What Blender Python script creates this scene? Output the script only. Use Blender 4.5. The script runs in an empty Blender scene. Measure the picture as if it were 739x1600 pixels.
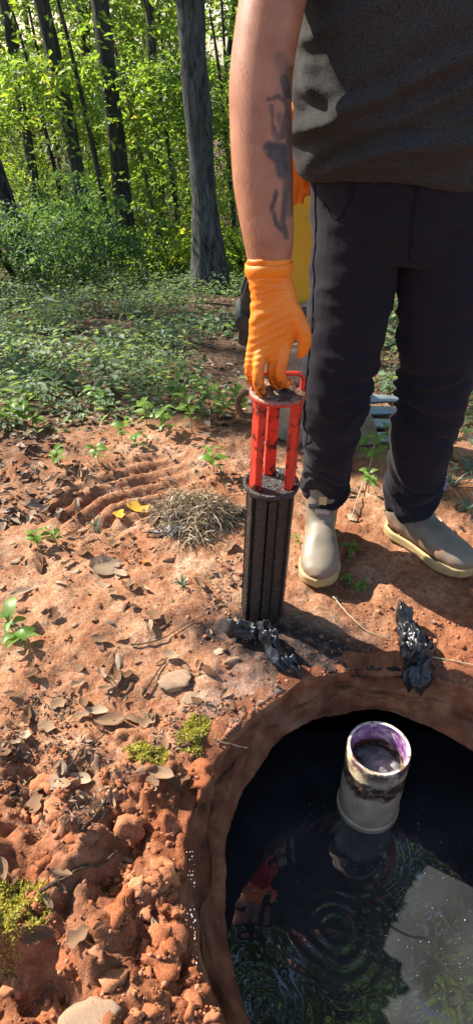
import bpy, bmesh, math, random
import numpy as np
from mathutils import Vector, Matrix

# ------------------------------------------------------------------ camera, sky, sun, exposure
S = bpy.context.scene
COL = S.collection
R = math.radians
CAM_H, PITCH, F = 1.17, 36.0, 1040.0
cam = bpy.data.cameras.new('camera'); cam_o = bpy.data.objects.new('camera', cam); COL.objects.link(cam_o)
cam_o.location = (0, 0, CAM_H); cam_o.rotation_euler = (R(90 - PITCH), 0, 0)
cam.sensor_fit = 'VERTICAL'; cam.sensor_height = 36.0; cam.lens = 36.0 * F / 1600.0
cam.clip_start = 0.02; cam.clip_end = 1000
S.camera = cam_o

SUN_EL = 40.0
SUN_H = np.array([-0.87, 0.49]); SUN_H = SUN_H / np.linalg.norm(SUN_H)      # horizontal direction towards the sun
SUN_D = np.array([SUN_H[0] * math.cos(R(SUN_EL)), SUN_H[1] * math.cos(R(SUN_EL)), math.sin(R(SUN_EL))])
sun = bpy.data.lights.new('sun', 'SUN'); sun.energy = 5.0; sun.angle = R(0.55); sun.color = (1.0, 0.93, 0.82)
sun_o = bpy.data.objects.new('sun', sun); COL.objects.link(sun_o)
sun_o.rotation_euler = Vector(SUN_D).to_track_quat('Z', 'Y').to_euler()
sun_o.location = (-8, 5, 9)
W = bpy.data.worlds.new('World'); S.world = W; W.use_nodes = True
nt = W.node_tree; nt.nodes.clear()
sky = nt.nodes.new('ShaderNodeTexSky'); sky.sky_type = 'NISHITA'; sky.sun_disc = False
sky.sun_elevation = R(SUN_EL); sky.sun_rotation = math.atan2(SUN_H[0], SUN_H[1])
bg = nt.nodes.new('ShaderNodeBackground'); bg.inputs['Strength'].default_value = 0.11
wo = nt.nodes.new('ShaderNodeOutputWorld')
nt.links.new(sky.outputs[0], bg.inputs[0]); nt.links.new(bg.outputs[0], wo.inputs[0])
S.view_settings.view_transform = 'Standard'; S.view_settings.look = 'None'
S.view_settings.gamma = 1.0; S.view_settings.exposure = 1.5
S.render.engine = 'CYCLES'
S.cycles.max_bounces = 7; S.cycles.transmission_bounces = 4; S.cycles.diffuse_bounces = 4
S.cycles.use_denoising = True

rng = np.random.default_rng(7); random.seed(7)
_a = R(PITCH)

# ------------------------------------------------------------------ pixels to directions
def ray(px, py):
    x = (px - 369.5) / F; y = -(py - 800) / F
    return np.array([x, math.cos(_a) + y * math.sin(_a), -math.sin(_a) + y * math.cos(_a)])
def P(px, py, z=0.0):                     # point at height z
    d = ray(px, py); t = (z - CAM_H) / d[2]
    return np.array([d[0] * t, d[1] * t, z])
def PD(px, py, Y):                        # point at distance Y ahead
    d = ray(px, py); t = Y / d[1]
    return np.array([d[0] * t, Y, CAM_H + d[2] * t])
def PG(px, py):                           # point on the ground surface
    p = P(px, py, 0)
    for _ in range(4): p = P(px, py, hg(p[0], p[1]))
    return p

# ------------------------------------------------------------------ numpy noise
def _h(ix, iy, iz, seed):
    h = (ix.astype(np.int64) * 374761393 + iy.astype(np.int64) * 668265263 + iz.astype(np.int64) * 2147483647 + seed * 974711) & 0xffffffff
    h = ((h ^ (h >> 13)) * 1274126177) & 0xffffffff
    h = ((h ^ (h >> 16)) * 2246822519) & 0xffffffff
    return ((h ^ (h >> 15)) & 0xffffff) / float(0xffffff)
def vn(x, y, z=None, seed=0):             # value noise, -1..1
    x = np.asarray(x, float); y = np.asarray(y, float)
    z = np.zeros_like(x) if z is None else np.asarray(z, float)
    ix, iy, iz = np.floor(x), np.floor(y), np.floor(z)
    fx, fy, fz = x - ix, y - iy, z - iz
    s = lambda t: t * t * t * (t * (t * 6 - 15) + 10)
    fx, fy, fz = s(fx), s(fy), s(fz)
    o = 0
    for dx in (0, 1):
        for dy in (0, 1):
            for dz in (0, 1):
                w = (fx if dx else 1 - fx) * (fy if dy else 1 - fy) * (fz if dz else 1 - fz)
                o = o + w * _h(ix + dx, iy + dy, iz + dz, seed)
    return o * 2 - 1
def fbm(x, y, z=None, oct=4, seed=0, gain=.5):
    o, a = 0, 1.0
    for k in range(oct):
        o = o + a * vn(np.asarray(x) * 2 ** k, np.asarray(y) * 2 ** k, None if z is None else np.asarray(z) * 2 ** k, seed + k * 17); a *= gain
    return o
def worley(x, y, seed=0):                 # distance to the nearest cell point, 0..~1
    ix, iy = np.floor(x), np.floor(y); z0 = np.zeros_like(ix); best = np.full(x.shape, 9.0)
    for dx in (-1, 0, 1):
        for dy in (-1, 0, 1):
            cx, cy = ix + dx, iy + dy
            d = np.hypot(cx + _h(cx, cy, z0, seed) - x, cy + _h(cx, cy, z0, seed + 5) - y)
            best = np.minimum(best, d)
    return best
def sst(a, b, x):
    t = np.clip((np.asarray(x, float) - a) / (b - a), 0, 1); return t * t * (3 - 2 * t)
def unit(v):
    v = np.asarray(v, float); return v / np.maximum(np.linalg.norm(v, axis=-1, keepdims=True), 1e-9)

# ------------------------------------------------------------------ objects
def new_mesh(name, V, Fc):
    me = bpy.data.meshes.new(name)
    V = np.asarray(V, np.float32)
    if isinstance(Fc, np.ndarray):
        k = Fc.shape[1]; n = len(Fc)
        me.vertices.add(len(V)); me.vertices.foreach_set('co', V.ravel())
        me.loops.add(n * k); me.loops.foreach_set('vertex_index', Fc.astype(np.int32).ravel())
        me.polygons.add(n); me.polygons.foreach_set('loop_start', np.arange(0, n * k, k, dtype=np.int32))
        me.update(calc_edges=True)
    else:
        me.from_pydata(V.tolist(), [], Fc)
    me.update()
    return me
def link(name, me, mat=None, parent=None, smooth=True, loc=None):
    if mat is not None and not me.materials: me.materials.append(mat)
    if smooth and len(me.polygons): me.polygons.foreach_set('use_smooth', np.ones(len(me.polygons), bool))
    o = bpy.data.objects.new(name, me); COL.objects.link(o)
    if parent is not None: o.parent = parent
    if loc is not None: o.location = loc
    return o
def obj(name, V, Fc, mat, parent=None, smooth=True, base=None):
    V = np.asarray(V, float)
    if base is not None: V = V - np.asarray(base)
    return link(name, new_mesh(name, V, Fc), mat, parent, smooth, base if base is not None else None)
def tag(o, label=None, cat=None, group=None, kind=None):
    if label: o['label'] = label
    if cat: o['category'] = cat
    if group: o['group'] = group
    if kind: o['kind'] = kind
    return o
def empty(name, loc=(0, 0, 0), label=None, cat=None, group=None):
    o = bpy.data.objects.new(name, None); COL.objects.link(o); o.location = loc; o.empty_display_size = .05
    return tag(o, label, cat, group)
def attr(o, name, vals):
    a = o.data.attributes.new(name, 'FLOAT', 'POINT'); a.data.foreach_set('value', np.asarray(vals, np.float32))

class MB:                                 # collects verts and faces of one part
    def __init__(s): s.V = []; s.F = []; s.n = 0
    def add(s, V, Fc):
        s.V.append(np.asarray(V, float)); s.F += [tuple(int(i) + s.n for i in f) for f in Fc]; s.n += len(V); return s
    def box(s, c, size, rot=None):
        x, y, z = np.asarray(size) / 2
        V = np.array([(i * x, j * y, k * z) for i in (-1, 1) for j in (-1, 1) for k in (-1, 1)])
        if rot is not None: V = V @ np.array(rot).T
        return s.add(V + np.asarray(c), [(0, 1, 3, 2), (4, 6, 7, 5), (0, 4, 5, 1), (2, 3, 7, 6), (0, 2, 6, 4), (1, 5, 7, 3)])
    def tube(s, pts, rad, n=12, ref=(1, 0, 0), cap=True, close=False):
        pts = np.asarray(pts, float); m = len(pts)
        rad = np.asarray(rad, float)
        if rad.ndim == 0: rad = np.full((m, 2), float(rad))
        elif rad.ndim == 1: rad = np.stack([rad, rad], 1)
        T = np.gradient(pts, axis=0)
        if close: T = np.roll(pts, -1, 0) - np.roll(pts, 1, 0)
        T = unit(T); ref = np.asarray(ref, float); V = []
        a = np.linspace(0, 2 * np.pi, n, endpoint=False)
        for i in range(m):
            t = T[i]; u = ref - ref.dot(t) * t
            if np.linalg.norm(u) < 1e-3: u = np.array([0, 1, 0]) - t[1] * t
            u = unit(u); w = np.cross(t, u)
            V.append(pts[i] + np.outer(np.cos(a) * rad[i, 0], u) + np.outer(np.sin(a) * rad[i, 1], w))
        V = np.concatenate(V); Fc = []
        for i in range(m if close else m - 1):
            i2 = (i + 1) % m
            for j in range(n):
                k = (j + 1) % n; Fc.append((i * n + j, i * n + k, i2 * n + k, i2 * n + j))
        if cap and not close:
            Fc.append(tuple(range(n - 1, -1, -1))); Fc.append(tuple((m - 1) * n + j for j in range(n)))
        return s.add(V, Fc)
    def lathe(s, prof, n=32, c=(0, 0, 0), close=False):
        prof = np.asarray(prof, float); a = np.linspace(0, 2 * np.pi, n, endpoint=False); m = len(prof)
        V = np.concatenate([np.stack([r * np.cos(a), r * np.sin(a), np.full(n, z)], 1) for r, z in prof]) + np.asarray(c)
        Fc = [(i * n + j, i * n + (j + 1) % n, ((i + 1) % m) * n + (j + 1) % n, ((i + 1) % m) * n + j) for i in range(m if close else m - 1) for j in range(n)]
        return s.add(V, Fc)
    def arr(s): return np.concatenate(s.V), s.F
    def build(s, name, mat, parent=None, smooth=True, base=None):
        V, Fc = s.arr(); return obj(name, V, Fc, mat, parent, smooth, base)

def catmull(pts, k=6):
    p = np.asarray(pts, float); p = np.vstack([2 * p[0] - p[1], p, 2 * p[-1] - p[-2]]); out = []
    for i in range(1, len(p) - 2):
        for t in np.linspace(0, 1, k, endpoint=False):
            a, b, c, d = p[i - 1], p[i], p[i + 1], p[i + 2]
            out.append(.5 * ((2 * b) + (c - a) * t + (2 * a - 5 * b + 4 * c - d) * t * t + (3 * b - a - 3 * c + d) * t ** 3))
    out.append(p[-2]); return np.array(out)

def remesh(mb, voxel, smooth=4):
    """union of the closed pieces in mb as one continuous skin"""
    V, Fc = mb.arr(); me = new_mesh('tmp', V, Fc); o = bpy.data.objects.new('tmp', me); COL.objects.link(o)
    m = o.modifiers.new('r', 'REMESH'); m.mode = 'VOXEL'; m.voxel_size = voxel; m.adaptivity = 0
    dg = bpy.context.evaluated_depsgraph_get(); dg.update(); ev = o.evaluated_get(dg); em = ev.to_mesh()
    n = len(em.vertices); V = np.empty(n * 3, np.float32); em.vertices.foreach_get('co', V); V = V.reshape(-1, 3).astype(float)
    nl = len(em.loops); L = np.empty(nl, np.int32); em.loops.foreach_get('vertex_index', L); Fq = L.reshape(-1, 4)
    ev.to_mesh_clear(); bpy.data.objects.remove(o); bpy.data.meshes.remove(me)
    E = np.concatenate([Fq[:, [0, 1]], Fq[:, [1, 2]], Fq[:, [2, 3]], Fq[:, [3, 0]]])
    for _ in range(smooth):
        acc = np.zeros_like(V); c = np.zeros(len(V))
        for a, b in ((0, 1), (1, 0)):
            np.add.at(acc, E[:, a], V[E[:, b]]); np.add.at(c, E[:, a], 1)
        V = V * .4 + .6 * acc / np.maximum(c, 1)[:, None]
    return V, Fq
def normals(V, Fq):
    n = np.cross(V[Fq[:, 2]] - V[Fq[:, 0]], V[Fq[:, 3 if Fq.shape[1] == 4 else 1]] - V[Fq[:, 1 if Fq.shape[1] == 4 else 0]])
    N = np.zeros_like(V)
    for k in range(Fq.shape[1]): np.add.at(N, Fq[:, k], n)
    return unit(N)

# ------------------------------------------------------------------ materials
def srgb(r, g, b):
    f = lambda c: (c / 255 / 12.92) if c / 255 <= .04045 else ((c / 255 + .055) / 1.055) ** 2.4
    return (f(r), f(g), f(b), 1)
class Mat:
    def __init__(s, name, rough=.8, spec=.3, metal=0):
        s.m = bpy.data.materials.new(name); s.m.use_nodes = True; s.t = s.m.node_tree
        s.b = s.t.nodes['Principled BSDF']; s.out = s.t.nodes['Material Output']
        s.b.inputs['Roughness'].default_value = rough; s.b.inputs['Specular IOR Level'].default_value = spec; s.b.inputs['Metallic'].default_value = metal
        s.tc = s.t.nodes.new('ShaderNodeTexCoord')
    def n(s, typ, **kw):
        x = s.t.nodes.new('ShaderNode' + typ)
        for k, v in kw.items():
            if k in x.inputs: x.inputs[k].default_value = v
            else: setattr(x, k, v)
        return x
    def l(s, a, b): s.t.links.new(a, b)
    def noise(s, scale, detail=4, rough=.55, coord='Object', dist=0):
        x = s.n('TexNoise', Scale=scale, Detail=detail, Roughness=rough, Distortion=dist); s.l(s.tc.outputs[coord], x.inputs['Vector']); return x.outputs['Fac']
    def voro(s, scale, feature='F1', coord='Object'):
        x = s.n('TexVoronoi', Scale=scale); x.feature = feature; s.l(s.tc.outputs[coord], x.inputs['Vector']); return x.outputs['Distance']
    def attr(s, name):
        x = s.n('Attribute'); x.attribute_name = name; return x.outputs['Fac']
    def ramp(s, fac, stops):
        x = s.n('ValToRGB'); e = x.color_ramp.elements
        while len(e) < len(stops): e.new(.5)
        for i, (p, c) in enumerate(stops):
            e[i].position = p; e[i].color = (c, c, c, 1) if isinstance(c, (int, float)) else (tuple(c) + (1,))[:4]
        s.l(fac, x.inputs[0]); return x.outputs[0]
    def mix(s, fac, a, b, blend='MIX'):
        x = s.n('Mix'); x.data_type = 'RGBA'; x.blend_type = blend
        for sock, v in ((x.inputs[0], fac), (x.inputs[6], a), (x.inputs[7], b)):
            if hasattr(v, 'is_linked'): s.l(v, sock)
            elif isinstance(v, (int, float)): sock.default_value = v
            else: sock.default_value = (tuple(v) + (1,))[:4]
        return x.outputs[2]
    def math(s, op, a, b=0.0, clamp=False):
        x = s.n('Math'); x.operation = op; x.use_clamp = clamp
        for sock, v in ((x.inputs[0], a), (x.inputs[1], b)):
            if hasattr(v, 'is_linked'): s.l(v, sock)
            else: sock.default_value = v
        return x.outputs[0]
    def color(s, c):
        if hasattr(c, 'is_linked'): s.l(c, s.b.inputs['Base Color'])
        else: s.b.inputs['Base Color'].default_value = (tuple(c) + (1,))[:4]
        return s
    def rough(s, r): s.l(r, s.b.inputs['Roughness']); return s
    def bump(s, h, strength=.5, dist=.01, prev=None):
        x = s.n('Bump', Strength=strength, Distance=dist); s.l(h, x.inputs['Height'])
        if prev is not None: s.l(prev, x.inputs['Normal'])
        s.l(x.outputs[0], s.b.inputs['Normal']); return x.outputs[0]

def leaf_mat(name, stops, trans=.45, rough=.45, spec=.35, tcol=None):
    m = Mat(name, rough, spec)
    v = m.attr('var'); c = m.ramp(v, stops)
    c = m.mix(m.ramp(m.noise(9, 2), [(.3, 0), (.75, .5)]), c, m.mix(1.0, c, (.55, .62, .5), 'MULTIPLY'))
    m.color(c)
    t = m.n('BsdfTranslucent'); m.l(m.mix(1.0, c, tcol or (1.9, 1.8, .6), 'MULTIPLY'), t.inputs[0])
    x = m.n('MixShader'); x.inputs[0].default_value = trans; m.l(m.b.outputs[0], x.inputs[1]); m.l(t.outputs[0], x.inputs[2]); m.l(x.outputs[0], m.out.inputs[0])
    return m.m
G = {}
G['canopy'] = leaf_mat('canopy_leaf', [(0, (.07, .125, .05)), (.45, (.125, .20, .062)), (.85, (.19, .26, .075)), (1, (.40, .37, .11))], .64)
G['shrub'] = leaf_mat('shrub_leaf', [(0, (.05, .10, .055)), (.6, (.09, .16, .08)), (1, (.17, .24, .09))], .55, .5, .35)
G['lime'] = leaf_mat('lime_leaf', [(0, (.10, .18, .035)), (.7, (.20, .29, .055)), (1, (.44, .42, .12))], .6)
G['cover'] = leaf_mat('cover_leaf', [(0, (.08, .145, .09)), (.6, (.17, .24, .15)), (1, (.30, .37, .17))], .5, .5, .3)
G['far'] = leaf_mat('far_leaf', [(0, (.07, .13, .04)), (.5, (.14, .21, .06)), (1, (.34, .36, .12))], .65)
G['weed'] = leaf_mat('weed_leaf', [(0, (.09, .19, .03)), (1, (.19, .30, .06))], .4, .45, .4)
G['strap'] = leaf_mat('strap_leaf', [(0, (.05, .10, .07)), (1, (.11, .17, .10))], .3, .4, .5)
G['moss'] = leaf_mat('moss_leaf', [(0, (.26, .24, .05)), (1, (.46, .42, .12))], .3, .8, .1)
def bark(name, dark, light, sc=1):
    m = Mat(name, .9, .2)
    mp = m.n('Mapping'); mp.inputs['Scale'].default_value = (22 * sc, 22 * sc, 4 * sc); m.l(m.tc.outputs['Object'], mp.inputs[0])
    nz = m.n('TexNoise', Scale=1.25, Detail=8, Roughness=.75, Distortion=.7); m.l(mp.outputs[0], nz.inputs['Vector'])
    m.color(m.mix(m.ramp(m.noise(1.7, 3), [(.45, 0), (.7, .45)]), m.ramp(nz.outputs[0], [(.40, dark), (.62, light)]), (.05, .075, .035)))
    m.bump(nz.outputs[0], 1.0, .06); return m.m
G['bark'] = bark('grey_bark', (.022, .022, .021), (.15, .15, .142))
G['bark_dark'] = bark('dark_bark', (.020, .017, .014), (.11, .095, .078))
G['twig'] = bark('twig_bark', (.10, .065, .04), (.30, .22, .15), 4)

def dead_mat(name, stops):
    m = Mat(name, .85, .08)
    oi = m.n('ObjectInfo'); r = m.math('ADD', m.math('MULTIPLY', m.noise(38, 4), .3), m.math('MULTIPLY', oi.outputs['Random'], .8))
    c = m.ramp(r, stops); m.color(c); m.bump(m.noise(120, 3), .4, .004)
    t = m.n('BsdfTranslucent'); m.l(c, t.inputs[0]); x = m.n('MixShader'); x.inputs[0].default_value = .2
    m.l(m.b.outputs[0], x.inputs[1]); m.l(t.outputs[0], x.inputs[2]); m.l(x.outputs[0], m.out.inputs[0]); return m.m
G['dead'] = dead_mat('dead_leaf', [(.05, (.075, .034, .018)), (.35, (.18, .098, .056)), (.65, (.30, .19, .115)), (1, (.44, .33, .23))])
G['yellow_leaf'] = dead_mat('yellow_leaf', [(0, (.50, .27, .03)), (.6, (.58, .38, .06)), (1, (.45, .22, .03))])
G['orange_leaf'] = dead_mat('orange_leaf', [(0, (.45, .12, .03)), (1, (.55, .2, .05))])
m = Mat('litter', .85, .2); m.color(m.ramp(m.attr('var'), [(0, (.035, .02, .013)), (.4, (.11, .066, .044)), (.75, (.22, .155, .11)), (1, (.36, .28, .21))])); G['litter'] = m.m
m = Mat('straw', .7, .25); m.color(m.ramp(m.attr('var'), [(0, (.09, .055, .03)), (.5, (.26, .185, .105)), (1, (.48, .38, .25))])); G['straw'] = m.m

# ------------------------------------------------------------------ the lie of the land
RC, RA, RB = np.array([.32, .585]), .41, .431          # upper edge of the tank opening
LC, LA, LB = np.array([.297, .60]), .322, .389         # its lower lip
def ell(x, y, c=RC, a=RA, b=RB): return np.hypot((x - c[0]) / a, (y - c[1]) / b)
groove_line = None
def polydist(x, y, pts):
    best = np.full(np.shape(x), 1e5); along = np.zeros(np.shape(x)); acc = 0
    for a, b in zip(pts[:-1], pts[1:]):
        d = b - a; L = np.hypot(*d); t = np.clip(((x - a[0]) * d[0] + (y - a[1]) * d[1]) / (L * L), 0, 1)
        dd = np.hypot(x - a[0] - t * d[0], y - a[1] - t * d[1]); sg = np.sign((x - a[0]) * d[1] - (y - a[1]) * d[0])
        k = dd < np.abs(best); best = np.where(k, dd * np.where(sg == 0, 1, sg), best); along = np.where(k, acc + t * L, along); acc += L
    return best, along, acc
GR = np.array([P(*p)[:2] for p in [(15, 850), (60, 790), (120, 752), (200, 728), (280, 712), (360, 700)]])
def H0(x, y):                             # smooth lie of the land
    d = np.maximum(y - 1.9, 0)
    z = -.2 * np.where(d < .6, d * d / 1.2, d - .3)
    z = np.where(y > 22, z * 0 - .2 * (22 - 1.9 - .3) - .02 * (y - 22), z)
    return z + .12 * vn(x * .35, y * .35, seed=3) * sst(2.2, 5, np.hypot(x, y - 1))
def H(x, y, fine=True):
    x = np.asarray(x, float); y = np.asarray(y, float)
    z = H0(x, y)
    near = 1 - sst(2.4, 4.0, np.hypot(x, (y - 1)))
    z = z + .022 * fbm(x * 2.6, y * 2.6, oct=3, seed=11) * near
    e = ell(x, y)
    # churned bank left of the opening
    bank = sst(.22, -.02, x) * sst(.95, .7, y) * sst(-1.1, -.6, x)
    z = z + bank * (.028 * fbm(x * 7, y * 7, oct=4, seed=21) + .02)
    z = z + bank * (.050 * (.5 - worley(x * 11 + .35 * vn(x * 20, y * 20, seed=6), y * 11 + .35 * vn(x * 20, y * 20, seed=7), seed=4)) + .022 * (.5 - worley(x * 27, y * 27, seed=14)) + .010 * (.5 - worley(x * 60, y * 60, seed=15))) * sst(1.0, 1.10, e)
    # hollow at the near left
    hl = sst(.52, .40, y + .16 * vn(x * 6, y * 6, seed=8) + .35 * (x + .30)) * sst(-.11, -.2, x)
    z = z - .12 * hl
    pit = np.hypot((x + .092) / .022, (y - .70) / .03); z = z - .05 * sst(1.25, .4, pit)
    # soil thins out to the concrete near the opening, a lip at the far side
    k = sst(1.22, 1.02, e); z = z * (1 - .75 * k * sst(.75, .95, y)) - .012 * k
    # tooth marks
    dgr, al, tot = polydist(x, y, GR)
    w = sst(-.02, .03, dgr) * sst(.36, .26, dgr) * sst(0, .2, al) * sst(tot, tot - .35, al)
    z = z + w * .014 * (np.abs(np.sin(dgr * np.pi / .058 + .8 * vn(x * 3, y * 3, seed=2))) * 1.6 - 1.0) - .01 * w
    if fine:
        z = z + near * (.007 * fbm(x * 18, y * 18, oct=3, seed=31) + .0035 * (.6 - worley(x * 45, y * 45, seed=9)) * (1 + bank) + bank * (.0045 * fbm(x * 60, y * 60, oct=2, seed=35) + .008 * np.abs(fbm(x * 24, y * 24, oct=2, seed=37))))
    return z

def axis(lo, hi, segs):
    out = []
    for a, b, s in segs: out.append(np.arange(a, b, s))
    c = np.concatenate(out); st = segs[-1][2]; up = [c[-1]]; s = st
    while up[-1] < hi: s *= 1.17; up.append(up[-1] + s)
    st = segs[0][2]; dn = [c[0]]; s = st
    while dn[-1] > lo: s *= 1.17; dn.append(dn[-1] - s)
    return np.concatenate([np.array(dn[1:])[::-1], c, np.array(up[1:])])
gx = axis(-160, 160, [(-1.25, -.55, .009), (-.55, .75, .0055), (.75, 1.5, .009)])
gy = axis(-60, 260, [(.05, 1.15, .0055), (1.15, 1.7, .007), (1.7, 2.7, .011)])
X, Y = np.meshgrid(gx, gy); Z = H(X, Y)
V = np.stack([X, Y, Z], -1).reshape(-1, 3); nx, ny = len(gx), len(gy)
idx = np.arange(nx * ny).reshape(ny, nx)
Q = np.stack([idx[:-1, :-1], idx[:-1, 1:], idx[1:, 1:], idx[1:, :-1]], -1).reshape(-1, 4)
ev = ell(V[:, 0], V[:, 1]) + .022 * fbm(V[:, 0] * 14, V[:, 1] * 14, oct=3, seed=77)
Q = Q[(ev[Q] > 1.0).any(1)]
_in = np.unique(Q); _in = _in[ev[_in] < 1.0]
_k = (1.0 - ev[_in]); _e = ell(V[_in, 0], V[_in, 1]); _s = ((_e + _k) / np.maximum(_e, .1))[:, None]
V[_in, :2] = RC + (V[_in, :2] - RC) * _s; V[_in, 2] -= .022

m = Mat('red_clay_soil', .92, .12)
n1 = m.noise(5, 6, .62); n2 = m.noise(31, 6, .65); n3 = m.noise(140, 4, .6)
f = m.math('ADD', m.math('MULTIPLY', n1, .55), m.math('MULTIPLY', n2, .45))
soil = m.ramp(f, [(.28, (.135, .047, .020)), (.40, (.27, .110, .052)), (.52, (.37, .190, .104)), (.66, (.48, .335, .225))])
soil = m.mix(m.ramp(n3, [(.35, .6), (.6, 0)]), soil, (.11, .040, .02))
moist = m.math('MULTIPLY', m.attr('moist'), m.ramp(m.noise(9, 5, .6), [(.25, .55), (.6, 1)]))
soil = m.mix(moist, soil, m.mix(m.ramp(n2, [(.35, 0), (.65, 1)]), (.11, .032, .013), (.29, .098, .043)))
hum = m.math('MULTIPLY', m.attr('humus'), m.ramp(m.noise(6, 5), [(.25, .4), (.55, 1)]), True)
soil = m.mix(hum, soil, m.ramp(n2, [(.3, (.035, .022, .014)), (.6, (.11, .066, .042)), (.8, (.2, .13, .09))]))
conc = m.math('MULTIPLY', m.attr('concrete'), m.ramp(m.noise(40, 5, .7), [(.38, .15), (.55, 1)]))
soil = m.mix(conc, soil, m.ramp(n3, [(.3, (.20, .13, .095)), (.7, (.40, .31, .26))]))
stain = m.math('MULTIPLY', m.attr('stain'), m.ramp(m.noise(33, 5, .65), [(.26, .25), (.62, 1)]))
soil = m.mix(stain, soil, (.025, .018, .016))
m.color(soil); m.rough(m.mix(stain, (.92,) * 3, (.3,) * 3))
b1 = m.bump(m.noise(190, 6, .7), .7, .006); m.bump(m.noise(60, 5, .65), .5, .012, b1)
G['soil'] = m.m
def hg(x, y):                             # height read off the ground sheet
    i = min(max(int(np.searchsorted(gx, x)) - 1, 0), len(gx) - 2); j = min(max(int(np.searchsorted(gy, y)) - 1, 0), len(gy) - 2)
    u = (x - gx[i]) / (gx[i + 1] - gx[i]); v = (y - gy[j]) / (gy[j + 1] - gy[j])
    return float((Z[j, i] * (1 - u) + Z[j, i + 1] * u) * (1 - v) + (Z[j + 1, i] * (1 - u) + Z[j + 1, i + 1] * u) * v)
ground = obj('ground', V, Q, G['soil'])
tag(ground, kind='structure')
x, y = V[:, 0], V[:, 1]; e = ell(x, y); nn = fbm(x * 3, y * 3, oct=3, seed=41)
humus = sst(1.75, 2.35, y + .35 * nn - .25 * np.maximum(x - .3, 0)) * .95 + .7 * sst(-.55, -1.0, x + .3 * nn) * sst(1.0, 1.4, y)
attr(ground, 'humus', np.clip(humus, 0, 1) + 3 * sst(2.5, 4, y))
dft = np.hypot(x - .16, (y - 1.03) * 1.4)
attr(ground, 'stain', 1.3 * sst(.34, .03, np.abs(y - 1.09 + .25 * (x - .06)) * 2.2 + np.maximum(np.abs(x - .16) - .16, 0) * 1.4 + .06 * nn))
attr(ground, 'concrete', sst(1.42, 1.08, e + .12 * nn) * sst(.78, .95, y) * sst(.42, .2, x) * .6)
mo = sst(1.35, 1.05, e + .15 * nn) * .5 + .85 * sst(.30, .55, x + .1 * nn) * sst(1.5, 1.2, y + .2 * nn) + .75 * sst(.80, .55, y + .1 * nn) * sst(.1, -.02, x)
attr(ground, 'moist', np.clip(mo, 0, 1))

# ------------------------------------------------------------------ the concrete tank opening and the water
m = Mat('stained_concrete', .85, .25)
c = m.ramp(m.noise(14, 6, .65), [(.3, (.07, .022, .010)), (.5, (.21, .072, .030)), (.68, (.34, .15, .072))])
c = m.mix(m.ramp(m.noise(5, 5), [(.55, 0), (.75, .5)]), c, (.25, .18, .13)); m.color(c)
b1 = m.bump(m.noise(140, 6, .75), .9, .006); m.bump(m.noise(45, 4, .6), .5, .01, b1); G['ring'] = m.m
def eloop(k, zz, grow, n=420, wob=.004, seed=0):
    t = np.linspace(0, 2 * np.pi, n, endpoint=False)
    cc = LC * (1 - k) + RC * k; a = LA * (1 - k) + RA * k + grow; b = LB * (1 - k) + RB * k + grow
    r = 1 + wob * 6 * vn(np.cos(t) * 5, np.sin(t) * 5, seed=seed)
    return np.stack([cc[0] + a * np.cos(t) * r, cc[1] + b * np.sin(t) * r, zz + wob * 1.2 * vn(np.cos(t) * 7, np.sin(t) * 7, seed=seed + 9)], 1)
def eband(loops):
    n = len(loops[0]); V = np.concatenate(loops)
    return V, np.array([(i * n + j, i * n + (j + 1) % n, (i + 1) * n + (j + 1) % n, (i + 1) * n + j) for i in range(len(loops) - 1) for j in range(n)])
WATER_Z = -.35
tank = empty('septic_tank', (RC[0], RC[1], -1.0), 'buried concrete tank with a round open access hole stained by red clay', 'tank')
loops = [eloop(1, -.16, .10), eloop(1, -.020, .07), eloop(1, -.014, .012, seed=1), eloop(.97, -.024, 0, seed=1), eloop(.90, -.045, 0, seed=2), eloop(.80, -.066, 0, wob=.006, seed=3), eloop(.72, -.072, 0, seed=4), eloop(.45, -.076, 0, wob=.007, seed=5), eloop(.38, -.082, 0, seed=6), eloop(.2, -.104, 0, seed=7), eloop(.03, -.120, 0, wob=.003, seed=8), eloop(0, -.128, .004, wob=.002, seed=8), eloop(0, -.135, .03, wob=.001)]
_L = np.array(loops); _L = np.stack([catmull(_L[:, j], 4) for j in range(_L.shape[1])], 1)
V, Q = eband(list(_L)); N = normals(V, Q); x, y, z = V.T
V = V + N * (.0020 * fbm(x * 22, y * 22, z * 22, oct=3, seed=81) + .0016 * fbm(x * 75, y * 75, z * 75, oct=2, seed=83) - .002 * (np.abs(vn(x * 12, y * 12, z * 60, seed=85)) < .08))[:, None]
o = obj('access_ring', V, Q, G['ring'], tank, base=(RC[0], RC[1], -1.0)); o.location = (0, 0, 0)
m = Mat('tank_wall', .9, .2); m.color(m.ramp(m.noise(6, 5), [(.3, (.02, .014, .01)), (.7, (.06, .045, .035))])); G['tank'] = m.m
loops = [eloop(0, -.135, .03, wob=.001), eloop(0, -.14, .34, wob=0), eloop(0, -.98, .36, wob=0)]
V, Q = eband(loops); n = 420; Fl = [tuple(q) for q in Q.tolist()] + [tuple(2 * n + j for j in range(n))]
o = obj('tank_shell', V, Fl, G['tank'], tank, smooth=False, base=(RC[0], RC[1], -1.0)); o.location = (0, 0, 0)

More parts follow.
